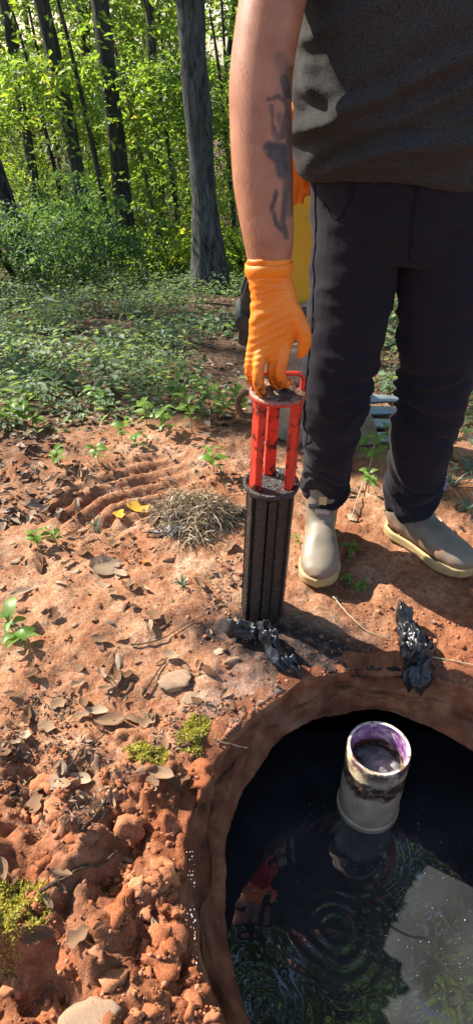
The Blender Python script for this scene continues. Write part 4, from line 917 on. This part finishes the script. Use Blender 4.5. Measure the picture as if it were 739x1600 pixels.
# --- soil crumbs as one loose mass, clods as individuals
ICO = bmesh.new(); bmesh.ops.create_icosphere(ICO, subdivisions=1, radius=1); I1 = np.array([v.co[:] for v in ICO.verts]); F1 = np.array([[v.index for v in f.verts] for f in ICO.faces]); ICO.free()
ICO = bmesh.new(); bmesh.ops.create_icosphere(ICO, subdivisions=2, radius=1); I2 = np.array([v.co[:] for v in ICO.verts]); F2 = np.array([[v.index for v in f.verts] for f in ICO.faces]); ICO.free()
ICO = bmesh.new(); bmesh.ops.create_icosphere(ICO, subdivisions=3, radius=1); I3 = np.array([v.co[:] for v in ICO.verts]); F3 = np.array([[v.index for v in f.verts] for f in ICO.faces]); ICO.free()
def lump(I, seed, amp=.35, fr=1.3):
    r = 1 + amp * fbm(I[:, 0] * fr + seed, I[:, 1] * fr, I[:, 2] * fr, oct=3, seed=seed, gain=.6); return I * r[:, None] * np.array([1, .85, .7])
m = Mat('clod_soil', .95, .1)
oi = m.n('ObjectInfo'); f = m.math('ADD', m.math('MULTIPLY', m.noise(9, 5), .8), m.math('MULTIPLY', oi.outputs['Random'], .3))
m.color(m.ramp(f, [(.30, (.18, .055, .024)), (.5, (.30, .105, .046)), (.68, (.40, .165, .080)), (.9, (.50, .30, .19))])); b1 = m.bump(m.noise(5, 6, .75), .8, .0022); G['clod'] = m.m
m = Mat('crumb_soil', .95, .1); m.color(m.ramp(m.attr('var'), [(0, (.13, .04, .018)), (.5, (.27, .10, .048)), (.85, (.38, .19, .11)), (1, (.48, .33, .24))])); G['crumb'] = m.m
k = 38000; xx = rng.uniform(-1.1, 1.1, k); yy = rng.uniform(.1, 1.95, k)
w = .14 + .86 * sst(.20, -.05, xx) * sst(.98, .8, yy) * sst(-.75, -.5, xx) + .5 * sst(1.3, 1.03, ell(xx, yy)) + .45 * sst(.25, .4, xx) * sst(1.5, 1.2, yy)
w *= .35 + 1.0 * sst(-.3, .5, fbm(xx * 6, yy * 6, oct=2, seed=71))
kp = (rng.random(k) < w) & (ell(xx, yy) > 1.005); xx, yy = xx[kp], yy[kp]; k = len(xx)
sz = np.minimum(.0011 * np.exp(rng.normal(.40, .6, k)), .0070); zz = H(xx, yy)
bases = [lump(I1, q, .4, 1.5) for q in range(8)]; allV = []; allF = []; off = 0
rz = rng.uniform(0, 6.28, k); vi = rng.integers(0, 8, k); B8 = np.array(bases)[vi]
ca, sa = np.cos(rz)[:, None], np.sin(rz)[:, None]
Vc = np.stack([B8[:, :, 0] * ca - B8[:, :, 1] * sa, B8[:, :, 0] * sa + B8[:, :, 1] * ca, B8[:, :, 2]], -1) * sz[:, None, None] + np.stack([xx, yy, zz + sz * .35], 1)[:, None]
Fc = (F1[None] + (np.arange(k) * len(I1))[:, None, None]).reshape(-1, 3)
o = obj('soil_crumbs', Vc.reshape(-1, 3), Fc, G['crumb'], smooth=False); attr(o, 'var', np.repeat(np.clip(rng.normal(.45, .2, k), 0, .85), len(I1))); tag(o, 'loose red crumbs of clay strewn over the ground', 'soil', kind='stuff')
clod_me = []
for q in range(9):
    Vq = lump(I3, 40 + q, .5, 1.25) * (1 + .13 * fbm(I3[:, 0] * 7, I3[:, 1] * 7, I3[:, 2] * 7, oct=2, seed=60 + q))[:, None]; Vq = Vq * (1 + .16 * fbm(Vq[:, 0] * 4.5, Vq[:, 1] * 4.5, Vq[:, 2] * 4.5, oct=2, seed=q))[:, None]; Vq = Vq * (1 + .10 * (.5 - worley(Vq[:, 0] * 3.2 + Vq[:, 2] * 2, Vq[:, 1] * 3.2 - Vq[:, 2] * 2, seed=q)))[:, None]; me = new_mesh('soil_clod', Vq, F3); clod_me.append(me)
n = 0; stuck = []
while n < 115:
    px, py = rng.uniform(20, 330), rng.uniform(1130, 1600)
    if n > 85: px, py = rng.uniform(20, 730), rng.uniform(850, 1100)
    if n <= 85 and px < 330 - (py - 1130) * .0 and rng.random() > .25 + .75 * sst(120, 250, px): continue
    if n <= 85 and min(np.hypot(px - 308, py - 1148), np.hypot(px - 232, py - 1178)) < 48: continue
    p = PG(px, py)
    if not free(p[0], p[1], -.02): continue
    s = min(.0085 * math.exp(rng.normal(.45, .5)), .034) * (.45 if n > 85 else 1)
    o = link('soil_clod', clod_me[n % 9], G['clod'], loc=(p[0], p[1], hh_(p[0], p[1]) - s * .28)); o.scale = (s, s, s); o.rotation_euler = (rng.uniform(-.5, .5), rng.uniform(-.5, .5), rng.uniform(0, 6.28))
    _q = unit(rng.normal(size=(22, 3)) + (0, 0, .5)); _r = s * rng.uniform(.75, 1.02, 22)
    stuck += [(p[0] + a_[0] * b_, p[1] + a_[1] * b_, hh_(p[0], p[1]) - s * .28 + a_[2] * b_ * .75, min(.0045, s * rng.uniform(.07, .24))) for a_, b_ in zip(_q, _r)]
    if n <= 85: tag(o, 'rough red clay clod on the churned bank beside the tank opening', 'clod', 'clods on the churned bank')
    else: tag(o, 'small clay clod on the trodden soil round the filter and boots', 'clod', 'clods on the trodden soil')
    n += 1

stuck = np.array(stuck); k = len(stuck); B8 = np.array(bases)[rng.integers(0, 8, k)]
o = obj('soil_crumbs', (B8 * stuck[:, None, 3:4] + stuck[:, None, :3]).reshape(-1, 3), (F1[None] + (np.arange(k) * len(I1))[:, None, None]).reshape(-1, 3), G['crumb'], smooth=False); attr(o, 'var', np.repeat(np.clip(rng.normal(.45, .2, k), 0, .8), len(I1))); tag(o, 'fine crumbs clinging to the clods of the churned bank', 'soil', kind='stuff')
# --- dead leaves
def leaf_mesh(name, aspect, curl, fold, seed, lobes=0, nl=9, nw=5):
    t = np.linspace(0, 1, nl); wv = np.sin(np.pi * t ** .85) ** .8 * aspect * .5
    if lobes: wv = wv * (1 + .35 * np.sin(t * np.pi * lobes))
    V = []
    for i in range(nl):
        for j in range(nw):
            s = (j / (nw - 1)) * 2 - 1; x_ = t[i] - .5; y_ = s * wv[i] + .04 * math.sin(3 * t[i] + seed)
            z_ = curl * (x_ ** 2) * 1.3 + fold * abs(s) * wv[i] * 2 + .035 * math.sin(9 * t[i] + 3 * s + seed * 2) * abs(s) + .03 * math.sin(5 * s + seed)
            V.append((x_, y_, z_))
    Fq = np.array([(i * nw + j, i * nw + j + 1, (i + 1) * nw + j + 1, (i + 1) * nw + j) for i in range(nl - 1) for j in range(nw - 1)])
    return new_mesh(name, V, Fq)
dl = [leaf_mesh('dead_leaf', a, c, f_, i, lo) for i, (a, c, f_, lo) in enumerate([(.42, .35, .25, 0), (.5, .6, .4, 0), (.38, -.5, .2, 0), (.55, .25, -.3, 0), (.6, .4, .35, 3), (.32, .8, .6, 0), (.46, -.35, -.35, 0), (.65, .5, .2, 4)])]
def put_leaf(px, py, L, label, group, mat='dead', me=None, rz=None, lift=.15, name='dead_leaf', w=None):
    p = PG(px, py)
    if not free(p[0], p[1], -.01): return None
    me = dl[rng.integers(0, 8)] if me is None else me
    if not me.materials: me.materials.append(G[mat])
    o = bpy.data.objects.new(name, me); COL.objects.link(o); nrm = hgrad(p[0], p[1]); nrm = unit(nrm * .75 + np.array([0, 0, .25]) + rng.normal(0, .17, 3))
    q = Vector((0, 0, 1)).rotation_difference(Vector(nrm)) @ Matrix.Rotation(rng.uniform(0, 6.28) if rz is None else rz, 3, 'Z').to_quaternion()
    o.rotation_mode = 'QUATERNION'; o.rotation_quaternion = q; o.location = (p[0], p[1], hh_(p[0], p[1]) + .004 + L * .05); o.scale = (L, L * rng.uniform(.8, 1.15), L * rng.uniform(.6, 1.1))
    if not any(s_.material for s_ in o.material_slots): o.data.materials.append(G[mat])
    return tag(o, label, 'leaf', group)
for zone, n, lo, hi, lb, gp in [((0, 850, 370, 1260), 150, .016, .050, 'curled grey brown dead leaf on the bare clay left of the tank', 'dead leaves on the bare clay'),
                                ((0, 630, 150, 880), 58, .02, .05, 'dead leaf in the litter by the tooth marks', 'dead leaves by the tooth marks'),
                                ((640, 640, 739, 870), 22, .02, .05, 'dead leaf on the soil behind the boots', 'dead leaves behind the boots'),
                                ((150, 690, 380, 860), 30, .012, .035, 'small dead leaf lying round the dry grass clump', 'dead leaves round the grass clump'),
                                ((430, 860, 739, 1010), 16, .012, .03, 'small dead leaf on the red soil before the boots', 'dead leaves before the boots'),
                                ((0, 1250, 260, 1580), 14, .02, .05, 'dead leaf caught among the clods of the churned bank', 'dead leaves on the churned bank')]:
    for i in range(n): put_leaf(rng.uniform(zone[0], zone[2]), rng.uniform(zone[1], zone[3]), rng.uniform(lo, hi) * (1.35 if rng.random() < .15 else 1), lb, gp)
big = leaf_mesh('dead_leaf', .62, .3, .12, 3, 0)
big.materials.append(G['dead']); put_leaf(165, 888, .098, 'large flat pale brown leaf lying near the dry grass clump', None, me=big, rz=.6)
ym = leaf_mesh('yellow_leaf', .75, .3, .25, 5, 3); ym.materials.append(G['yellow_leaf'])
for px, py, L in ((215, 798, .075), (188, 808, .05)): put_leaf(px, py, L, 'bright yellow fallen leaf beside the dry grass clump', 'yellow leaves', me=ym, name='yellow_leaf')
om = leaf_mesh('orange_leaf', .7, .5, .3, 6, 0); om.materials.append(G['orange_leaf']); put_leaf(226, 882, .032, 'small rust orange leaf below the dry grass clump', None, me=om, name='orange_leaf')

k = 9000; pxs = rng.uniform(-40, 400, k); pys = 700 + 620 * rng.random(k); C = np.array([P(a_, b_, 0) for a_, b_ in zip(pxs, pys)]); dn = fbm(C[:, 0] * 7, C[:, 1] * 7, oct=2, seed=63)
kp = (dn > -.05) & (ell(C[:, 0], C[:, 1]) > 1.03); C = C[kp]; k = len(C); C[:, 2] = H(C[:, 0], C[:, 1]) + .003; az = rng.uniform(0, 6.28, k); L = rng.uniform(.004, .018, k)
o = foliage('plant_debris', (C, np.stack([np.cos(az), np.sin(az), rng.normal(0, .3, k)], 1), np.array([0, 0, 1.0]) + .5 * rng.normal(size=(k, 3)), L, L * rng.uniform(.15, .5, k), rng.random(k) * .85), G['litter'], cull=False); tag(o, 'broken bits of leaf and bark strewn over the bare clay', 'debris', kind='stuff')
# --- twigs, roots and stalks
def strand(name, pxs, r, mat, label, cat, lift=.006, sag=0):
    pts = np.array([PG(*p) for p in pxs]); cc = catmull(pts, 6); cc[:, 2] = np.array([hh_(q[0], q[1]) for q in cc]); 
    cc[:, 2] = np.maximum(cc[:, 2], np.convolve(np.pad(cc[:, 2], 2, 'edge'), np.ones(5) / 5, 'valid')) + lift
    t = np.linspace(0, 1, len(cc)); rad = r * (1 - .55 * t) * (1 + .2 * vn(t * 9, t * 0, seed=len(pxs)))
    o = MB().tube(cc - cc[0], rad, 7, (.3, .2, 1)).build(name, G[mat]); o.location = cc[0]; return tag(o, label, cat)
strand('root', [(64, 1400), (100, 1382), (140, 1365), (170, 1350), (195, 1330)], .0035, 'twig', 'pale brown root lying across the churned clods', 'root', .01)
strand('root', [(95, 1386), (88, 1376), (80, 1372)], .002, 'twig', 'short side rootlet forking off the pale root', 'root', .01)
strand('root', [(335, 1162), (360, 1168), (388, 1174)], .0025, 'twig', 'short pale root sticking out over the rim of the opening', 'root', .012)
strand('twig', [(60, 1240), (105, 1205), (150, 1165), (190, 1120)], .0022, 'twig', 'thin brown twig among the dead leaves', 'twig')
strand('twig', [(130, 1300), (165, 1255), (180, 1225)], .003, 'twig', 'short thick twig above the pale root', 'twig')
strand('twig', [(205, 1010), (240, 1005), (280, 985), (318, 965)], .002, 'twig', 'long grey twig pointing at the filter', 'twig')
strand('twig', [(225, 1085), (245, 1055), (262, 1030)], .0022, 'twig', 'dark twig leaning by the flat pale stone', 'twig')
strand('stalk', [(520, 935), (545, 965), (575, 990), (610, 1000)], .0020, 'straw', 'straw coloured stalk lying before the pointing boot', 'stalk')
strand('stalk', [(655, 1030), (700, 1034), (745, 1042)], .0020, 'straw', 'straw coloured stalk by the crumpled film at the rim', 'stalk')
strand('stalk', [(585, 690), (578, 730), (562, 770), (548, 815)], .0026, 'straw', 'long dry stalk standing between the legs', 'stalk', .012)
for o in bpy.data.objects:
    if o.name.startswith('stalk') and o.type == 'MESH': attr(o, 'var', np.full(len(o.data.vertices), .75))

# --- pale stones
m = Mat('pale_stone', .9, .2); m.color(m.ramp(m.noise(25, 5), [(.3, (.26, .15, .085)), (.7, (.42, .30, .20))])); m.bump(m.noise(90, 5), .6, .005); G['stone'] = m.m
m = Mat('lime_crust', .85, .2); m.color(m.ramp(m.noise(40, 5), [(.38, (.30, .15, .09)), (.6, (.52, .45, .39))])); m.bump(m.noise(90, 5), .6, .005); G['lime_crust'] = m.m
def stone(px, py, size, rz, label, mat='stone', seed=0, name='stone', up=.3):
    p = PG(px, py); V = lump(I3, 90 + seed, .28, 1.1); V[:, 2] = np.clip(V[:, 2], -.6, .45); o = link(name, new_mesh(name, V, F3), G[mat], loc=(p[0], p[1], hh_(p[0], p[1]) + size[2] * up)); o.scale = size; o.rotation_euler = (.1, -.1, rz); return tag(o, label, 'stone')
stone(274, 1066, (.040, .028, .016), .1, 'flat pale stone on the clay above the moss', seed=1)
stone(296, 1092, (.016, .020, .008), .6, 'small cream stone chip touching the flat pale stone', seed=2)
stone(150, 1592, (.040, .030, .022), .2, 'cream rounded stone at the foot of the white crust', seed=3)
for i, (px, py, sx, sy, rz) in enumerate([(205, 1518, .036, .010, .75), (232, 1495, .030, .011, .65), (182, 1545, .030, .010, .9), (252, 1470, .014, .010, 1.2)]):
    stone(px, py, (sx, sy, .012), rz, 'white lime crust fragment in a broken line through the clods', 'lime_crust', 5 + i, 'lime_crust').update if False else None
for o in bpy.data.objects:
    if o.name.startswith('lime_crust') and o.type == 'MESH': o['group'] = 'lime crust fragments'
bits = []
for q in np.linspace(0, 1, 60):
    p = PG(*(catmull([(298, 1330), (300, 1390), (304, 1460), (311, 1550)], 20)[int(q * 59)] + rng.normal(0, 3.0, 2))); sz_ = rng.uniform(.0004, .0010) * (.5 + 1.2 * (vn(np.array([q * 9]), np.array([0.]), seed=2)[0] > .1))
    bits.append(bases[rng.integers(0, 8)] * (sz_ * .8, sz_ * 1.6, sz_ * .6) + (p[0], p[1], hh_(p[0], p[1]) + .001))
bits = np.array(bits); p = bits[0].mean(0)
o = obj('chalk_streak', (bits - p).reshape(-1, 3), (F1[None] + (np.arange(60) * len(I1))[:, None, None]).reshape(-1, 3), G['lime_crust']); o.location = p; tag(o, 'chalky white streak of crumbs along the edge of the opening', 'chalk')

# --- moss
def moss(px, py, rx, ry, n, label):
    p = PG(px, py); q = rng.normal(size=(n, 2)); q = q / np.maximum(np.hypot(*q.T), 1e-3)[:, None] * (rng.random((n, 1)) ** .6); q = q[vn(q[:, 0] * 2.6 + px, q[:, 1] * 2.6 + py, seed=8) > -.75 + .75 * (q ** 2).sum(1)]; n = len(q); q *= (1 + .35 * vn(np.arctan2(q[:, 1], q[:, 0]) * 1.5, q[:, 0] * 0, seed=3))[:, None]
    X_ = p[0] + q[:, 0] * rx; Y_ = p[1] + q[:, 1] * ry; hgt = .006 * (1 - (q ** 2).sum(1) * .7) * (1 + .8 * vn(X_ * 90, Y_ * 90, seed=5)); C = np.stack([X_, Y_, H(X_, Y_) + np.maximum(hgt, 0)], 1)
    D = np.stack([rng.normal(size=n), rng.normal(size=n), rng.uniform(.2, 1.6, n)], 1); L = rng.uniform(.004, .010, n)
    root = foliage('moss_patch', (C - p, D, rng.normal(size=(n, 3)), L, L * .45, rng.random(n)), G['moss'], cull=False); root.location = p; tag(root, label, 'moss', 'moss patches')
moss(308, 1148, .036, .050, 2600, 'yellow green moss patch nearest the rim of the opening'); moss(232, 1178, .034, .032, 1900, 'yellow green moss patch below the flat pale stone'); moss(22, 1425, .05, .05, 2200, 'mossy tuft on the churned bank beside the pale root')

# --- dry grass clump
def grass_clump():
    p = PG(302, 822); root = empty('grass_clump', p, 'torn up clump of dry straw grass with black rooted soil beneath', 'grass clump')
    mb = MB(); n = 3600; Vs, Fs = [], []; var = []
    for i in range(n):
        a = rng.uniform(0, 6.28); r = math.sqrt(rng.random()); rm = 1 + .32 * math.sin(3 * a + 1) + .18 * math.sin(7 * a); bx, by = r * rm * math.cos(a) * .13 + .02, r * rm * math.sin(a) * .09 + .03
        z0 = .085 * (1 - r ** 2) * (.6 + .4 * math.sin(bx * 40)) + hh_(p[0] + bx, p[1] + by) - p[2] if i % 5 == 0 else .085 * (1 - r ** 2) * rng.uniform(.2, 1.1) * (.75 + .75 * float(vn(np.array([bx * 22]), np.array([by * 22]), seed=5)[0]))
        d = rng.normal(0, 1, 3) * (1, .8, .45) + np.array([bx * 5, -.5, .25]); d = unit(d); L = rng.uniform(.02, .06) * (1.7 if rng.random() < .12 else 1); w = rng.uniform(.0006, .0013); sd = unit(np.cross(d, rng.normal(size=3))) * w
        p0 = np.array([bx, by, z0]); p1 = p0 + d * L * .5 + (0, 0, .004); p2 = p0 + d * L + np.array([0, 0, -.012]); k = len(Vs)
        Vs += [p0 - sd, p0 + sd, p1 - sd, p1 + sd, p2]; Fs += [(k, k + 1, k + 3, k + 2), (k + 2, k + 3, k + 4)]; var += [np.clip(rng.normal(.6, .25), 0, 1)] * 5
    o = obj('straw', Vs, Fs, G['straw'], root, False); attr(o, 'var', var); tag(o, kind='stuff')
    m = Mat('root_soil', .9, .2); m.color(m.ramp(m.noise(60, 5), [(.35, (.03, .022, .018)), (.6, (.13, .09, .065)), (.75, (.3, .24, .2))])); m.bump(m.noise(120, 5), 1, .01)
    V = lump(I3, 33, .5, 1.6) * (.120, .080, .060) + (.02, .03, .012); obj('root_ball', V, F3, m.m, root)
    m = Mat('black_grey_clump', .3, .5); m.color(m.ramp(m.noise(70, 5), [(.45, (.012, .012, .014)), (.7, (.20, .19, .19))])); m.bump(m.noise(150, 4), 1, .008)
    V = lump(I3, 35, .55, 2.0) * (.05, .022, .028) + (-.055, -.045, .012); obj('dark_lump', V, F3, m.m, root)  # black grey lump low at the near left of the clump
grass_clump()

# --- crumpled black plastic film
m = Mat('black_film', .22, .45); m.color(m.ramp(m.noise(50, 5), [(.35, (.006, .006, .007)), (.75, (.022, .022, .026))])); m.rough(m.ramp(m.noise(40, 4), [(.3, .2), (.7, .42)])); m.bump(m.noise(60, 3, .5, dist=2.0), .5, .004); G['film'] = m.m
def film(name, pts, rad, seed, label, zoff=.0):
    """a creased sheet bunched along a path: facets from a ridged field, edges tucked under"""
    cc = catmull(pts, 9); rr = catmull(rad, 9); n = len(cc); mcols = 34; T = unit(np.gradient(cc, axis=0)); V = []
    for i in range(n):
        sd = unit(np.cross(T[i], [0, 0, 1])); sd[2] = 0
        for j in range(mcols):
            q = j / (mcols - 1) * 2 - 1
            V.append(cc[i] + sd * rr[i, 0] * q * (1 + .0) + np.array([0, 0, rr[i, 1] * (1 - abs(q) ** 2.2) - abs(q) ** 4 * .004]))
    V = np.array(V); ed = np.tile(1 - np.abs(np.linspace(-1, 1, mcols)) ** 6, n)
    rid = lambda f, sx, a: np.abs(2 * np.abs(vn((V[:, 0] * math.cos(a) + V[:, 1] * math.sin(a)) * f, (-V[:, 0] * math.sin(a) + V[:, 1] * math.cos(a)) * f * .45, seed=sx)) - .4)
    hgt = .030 * rid(34, seed, .4) + .016 * rid(60, seed + 2, 1.7) + .008 * rid(120, seed + 4, 2.6)
    V[:, 2] += (hgt - .012) * (.35 + .65 * ed)
    V[:, 0] += .009 * vn(V[:, 0] * 45, V[:, 1] * 45, V[:, 2] * 30, seed=seed + 7); V[:, 1] += .009 * vn(V[:, 0] * 45, V[:, 1] * 45, V[:, 2] * 30, seed=seed + 8)
    b = cc.mean(0); Fq = np.array([(i * mcols + j, i * mcols + j + 1, (i + 1) * mcols + j + 1, (i + 1) * mcols + j) for i in range(n - 1) for j in range(mcols - 1)])
    o = link(name, new_mesh(name, V - b, Fq), G['film'], smooth=False); o.location = b
    sl = o.modifiers.new('t', 'SOLIDIFY'); sl.thickness = .0006
    return tag(o, label, 'plastic film')
def gp(px, py, up): q = PG(px, py); return q + (0, 0, up)
film('plastic_film', [gp(362, 985, .012), gp(372, 993, .02), gp(392, 1000, .024), gp(408, 1003, .012)], [(.012, .012), (.024, .022), (.026, .022), (.014, .012)], 3, 'crumpled black plastic film piled against the foot of the filter')
film('plastic_film', [gp(405, 990, .016), gp(418, 1008, .020), gp(432, 1030, .014), gp(455, 1050, .010), gp(470, 1062, .004)], [(.014, .014), (.022, .018), (.022, .016), (.018, .011), (.008, .006)], 9, 'wet crumpled black plastic film trailing towards the rim of the opening')
film('plastic_film', [gp(620, 958, .008), gp(630, 985, .020), gp(645, 1015, .022), gp(652, 1042, .016), P(650, 1062, -.02), P(645, 1085, -.045)], [(.006, .008), (.022, .016), (.036, .018), (.036, .016), (.032, .014), (.016, .010)], 15, 'tongue of black plastic film hanging over the far rim of the opening')

# --- weeds: each a small plant with its own leaves
wl = [leaf_mesh('leaf', a, c, f_, i, 0, 6, 3) for i, (a, c, f_) in enumerate([(.5, -.3, .2), (.55, -.5, .25), (.42, -.35, .3), (.6, -.2, .1)])]
for me in wl:
    me.materials.append(G['weed']); a = me.attributes.new('var', 'FLOAT', 'POINT'); a.data.foreach_set('value', np.linspace(.2, .9, len(me.vertices)).astype(np.float32))
m = Mat('green_stem', .6, .3); m.color((.12, .17, .04)); G['stem'] = m.m
def weed(px, py, hgt, nl, L, label, group=None, spread=1.0):
    p = PG(px, py)
    root = empty('weed', p, label, 'weed', group); lean = rng.normal(0, .18, 2)
    top = np.array([lean[0] * hgt, lean[1] * hgt, hgt]); cc = catmull([(0, 0, -.005), top * (.3, .3, .5), top], 4)
    obj('stem', *MB().tube(cc, np.linspace(.0016, .0008, len(cc)), 5).arr(), G['stem'], root)
    for i in range(nl):
        t = .3 + .7 * (i + 1) / nl; a = i * 2.4 + rng.normal(0, .35); o = bpy.data.objects.new('leaf', wl[i % 4]); COL.objects.link(o); o.parent = root
        l_ = L * rng.uniform(.7, 1.2); tilt = rng.uniform(-.1, .5) * spread; d = np.array([math.cos(a), math.sin(a), 0]); q = top * (t * t * .6 + t * .4 * np.array([1, 1, 1])); q[2] = hgt * t
        o.rotation_euler = (rng.normal(0, .2), -tilt + .15, a); o.location = q + d * l_ * .52 * math.cos(tilt) + np.array([0, 0, l_ * .45 * math.sin(tilt - .15)]); o.scale = (l_,) * 3
    return root
for (px, py, hgt, nl, L, lb, gpn) in [(335, 742, .10, 9, .045, 'leafy green weed behind the dry grass clump', None), (155, 722, .07, 6, .04, 'small upright weed at the end of the tooth marks', None), (92, 728, .06, 7, .04, 'pale green weed beside the tooth marks', None),
        (60, 855, .05, 8, .035, 'sprawling weed in the dead leaves below the tooth marks', None), (90, 850, .05, 7, .03, 'sprawling weed in the dead leaves below the tooth marks', 'weeds below the tooth marks'), (35, 1010, .05, 6, .05, 'weed with broad grey green leaves on the bare clay', None), (20, 985, .05, 5, .05, 'low weed beside the broad leaved one', None),
        (518, 905, .045, 6, .030, 'small bright weed growing at the toe of the facing boot', None), (540, 912, .03, 6, .024, 'low grey green weed between the two boots', None), (548, 868, .03, 5, .036, 'broad leaved weed in the shadow beside the facing boot', None), (565, 920, .02, 5, .024, 'tiny weed on the soil between the boots', None),
        (575, 770, .10, 10, .035, 'tall bright weed growing between the legs', 'weeds between the legs'), (590, 735, .12, 10, .04, 'tall bright weed growing between the legs', 'weeds between the legs'), (560, 720, .10, 9, .04, 'tall bright weed growing between the legs', 'weeds between the legs'), (605, 705, .10, 9, .04, 'tall bright weed growing between the legs', 'weeds between the legs'), (470, 858, .04, 5, .02, 'small weed at the heel side of the facing boot', None), (555, 925, .02, 4, .02, 'tiny weed on the soil between the boots', None),
        (260, 680, .10, 9, .05, 'broad seedling at the edge of the forest floor', 'seedlings at the edge of the forest floor'), (300, 672, .12, 10, .05, '', ''), (350, 665, .13, 11, .055, '', ''), (375, 655, .13, 10, .05, '', ''), (230, 665, .10, 8, .05, '', ''), (190, 690, .08, 7, .045, '', ''), (160, 640, .09, 8, .05, '', ''), (330, 640, .12, 10, .05, '', ''), (280, 640, .12, 9, .05, '', ''), (215, 700, .05, 6, .035, '', ''),
        (15, 668, .10, 12, .045, 'sunlit pale green seedling by the leaf litter', 'sunlit pale seedlings'), (38, 664, .09, 12, .045, 'sunlit pale green seedling by the leaf litter', 'sunlit pale seedlings'), (60, 672, .06, 8, .04, 'sunlit pale green seedling by the leaf litter', 'sunlit pale seedlings')]:
    if lb == '': lb, gpn = 'broad seedling at the edge of the forest floor', 'seedlings at the edge of the forest floor'
    if 'below the tooth marks' in lb: gpn = 'weeds below the tooth marks'
    if 'tiny weed' in lb: gpn = 'tiny weeds between the boots'
    weed(px, py, hgt, nl, L, lb, gpn)
# --- strap leaved tufts
def tuft(px, py, n, L, label, group=None, flower=False, mat='strap'):
    p = PG(px, py); root = empty('grass_tuft', p, label, 'grass tuft', group); Vs, Fs, var = [], [], []
    for i in range(n):
        a = rng.uniform(0, 6.28); l_ = L * rng.uniform(.6, 1.2); o_ = rng.uniform(.5, 1.0); w = rng.uniform(.0016, .003); d = np.array([math.cos(a), math.sin(a)]); sd = np.array([-d[1], d[0], 0]) * w; k = len(Vs)
        for j, t in enumerate(np.linspace(0, 1, 6)):
            c = np.array([*(d * l_ * o_ * t * .8), l_ * (t * .9 - o_ * .75 * t * t)]); c[2] = max(c[2], .002); ww = 1 - t ** 2 * .9; Vs += [c - sd * ww, c + sd * ww]
            if j: b = k + 2 * j; Fs.append((b - 2, b - 1, b + 1, b))
        var += [rng.random()] * 12
    o = obj('blades', Vs, Fs, G[mat], root); attr(o, 'var', var)
    if flower:
        mb = MB()
        for j in range(9): s = .0032; mb.lathe([(0, s), (s, 0), (0, -s)], 6, (rng.normal(0, .003), rng.normal(0, .003), .035 + j * .005))
        mb.tube([(0, 0, 0), (0, 0, .075)], .0009, 5); m = Mat('purple_flower', .6, .3); m.color((.22, .16, .45)); mb.build('flower_spike', m.m, root)
for (px, py, n, L, lb, g_, fl) in [(705, 760, 26, .11, 'blue green strap leaved tuft behind the pointing boot', 'strap leaved tufts', False), (728, 800, 22, .10, 'blue green strap leaved tuft behind the pointing boot', 'strap leaved tufts', False), (730, 740, 22, .12, 'blue green strap leaved tuft behind the pointing boot', 'strap leaved tufts', False), (690, 780, 8, .06, 'small tuft with a purple flower spike', None, True), (545, 915, 12, .035, 'tiny grassy tuft between the boots', None, False), (150, 825, 14, .06, 'thin grassy tuft by the yellow leaf', None, False), (640, 700, 16, .10, 'strap leaved tuft by the bucket teeth', None, False), (285, 915, 16, .045, 'wilted grassy tuft between the clump and the filter', None, False)]:
    tuft(px, py, n, L, lb, g_, fl)
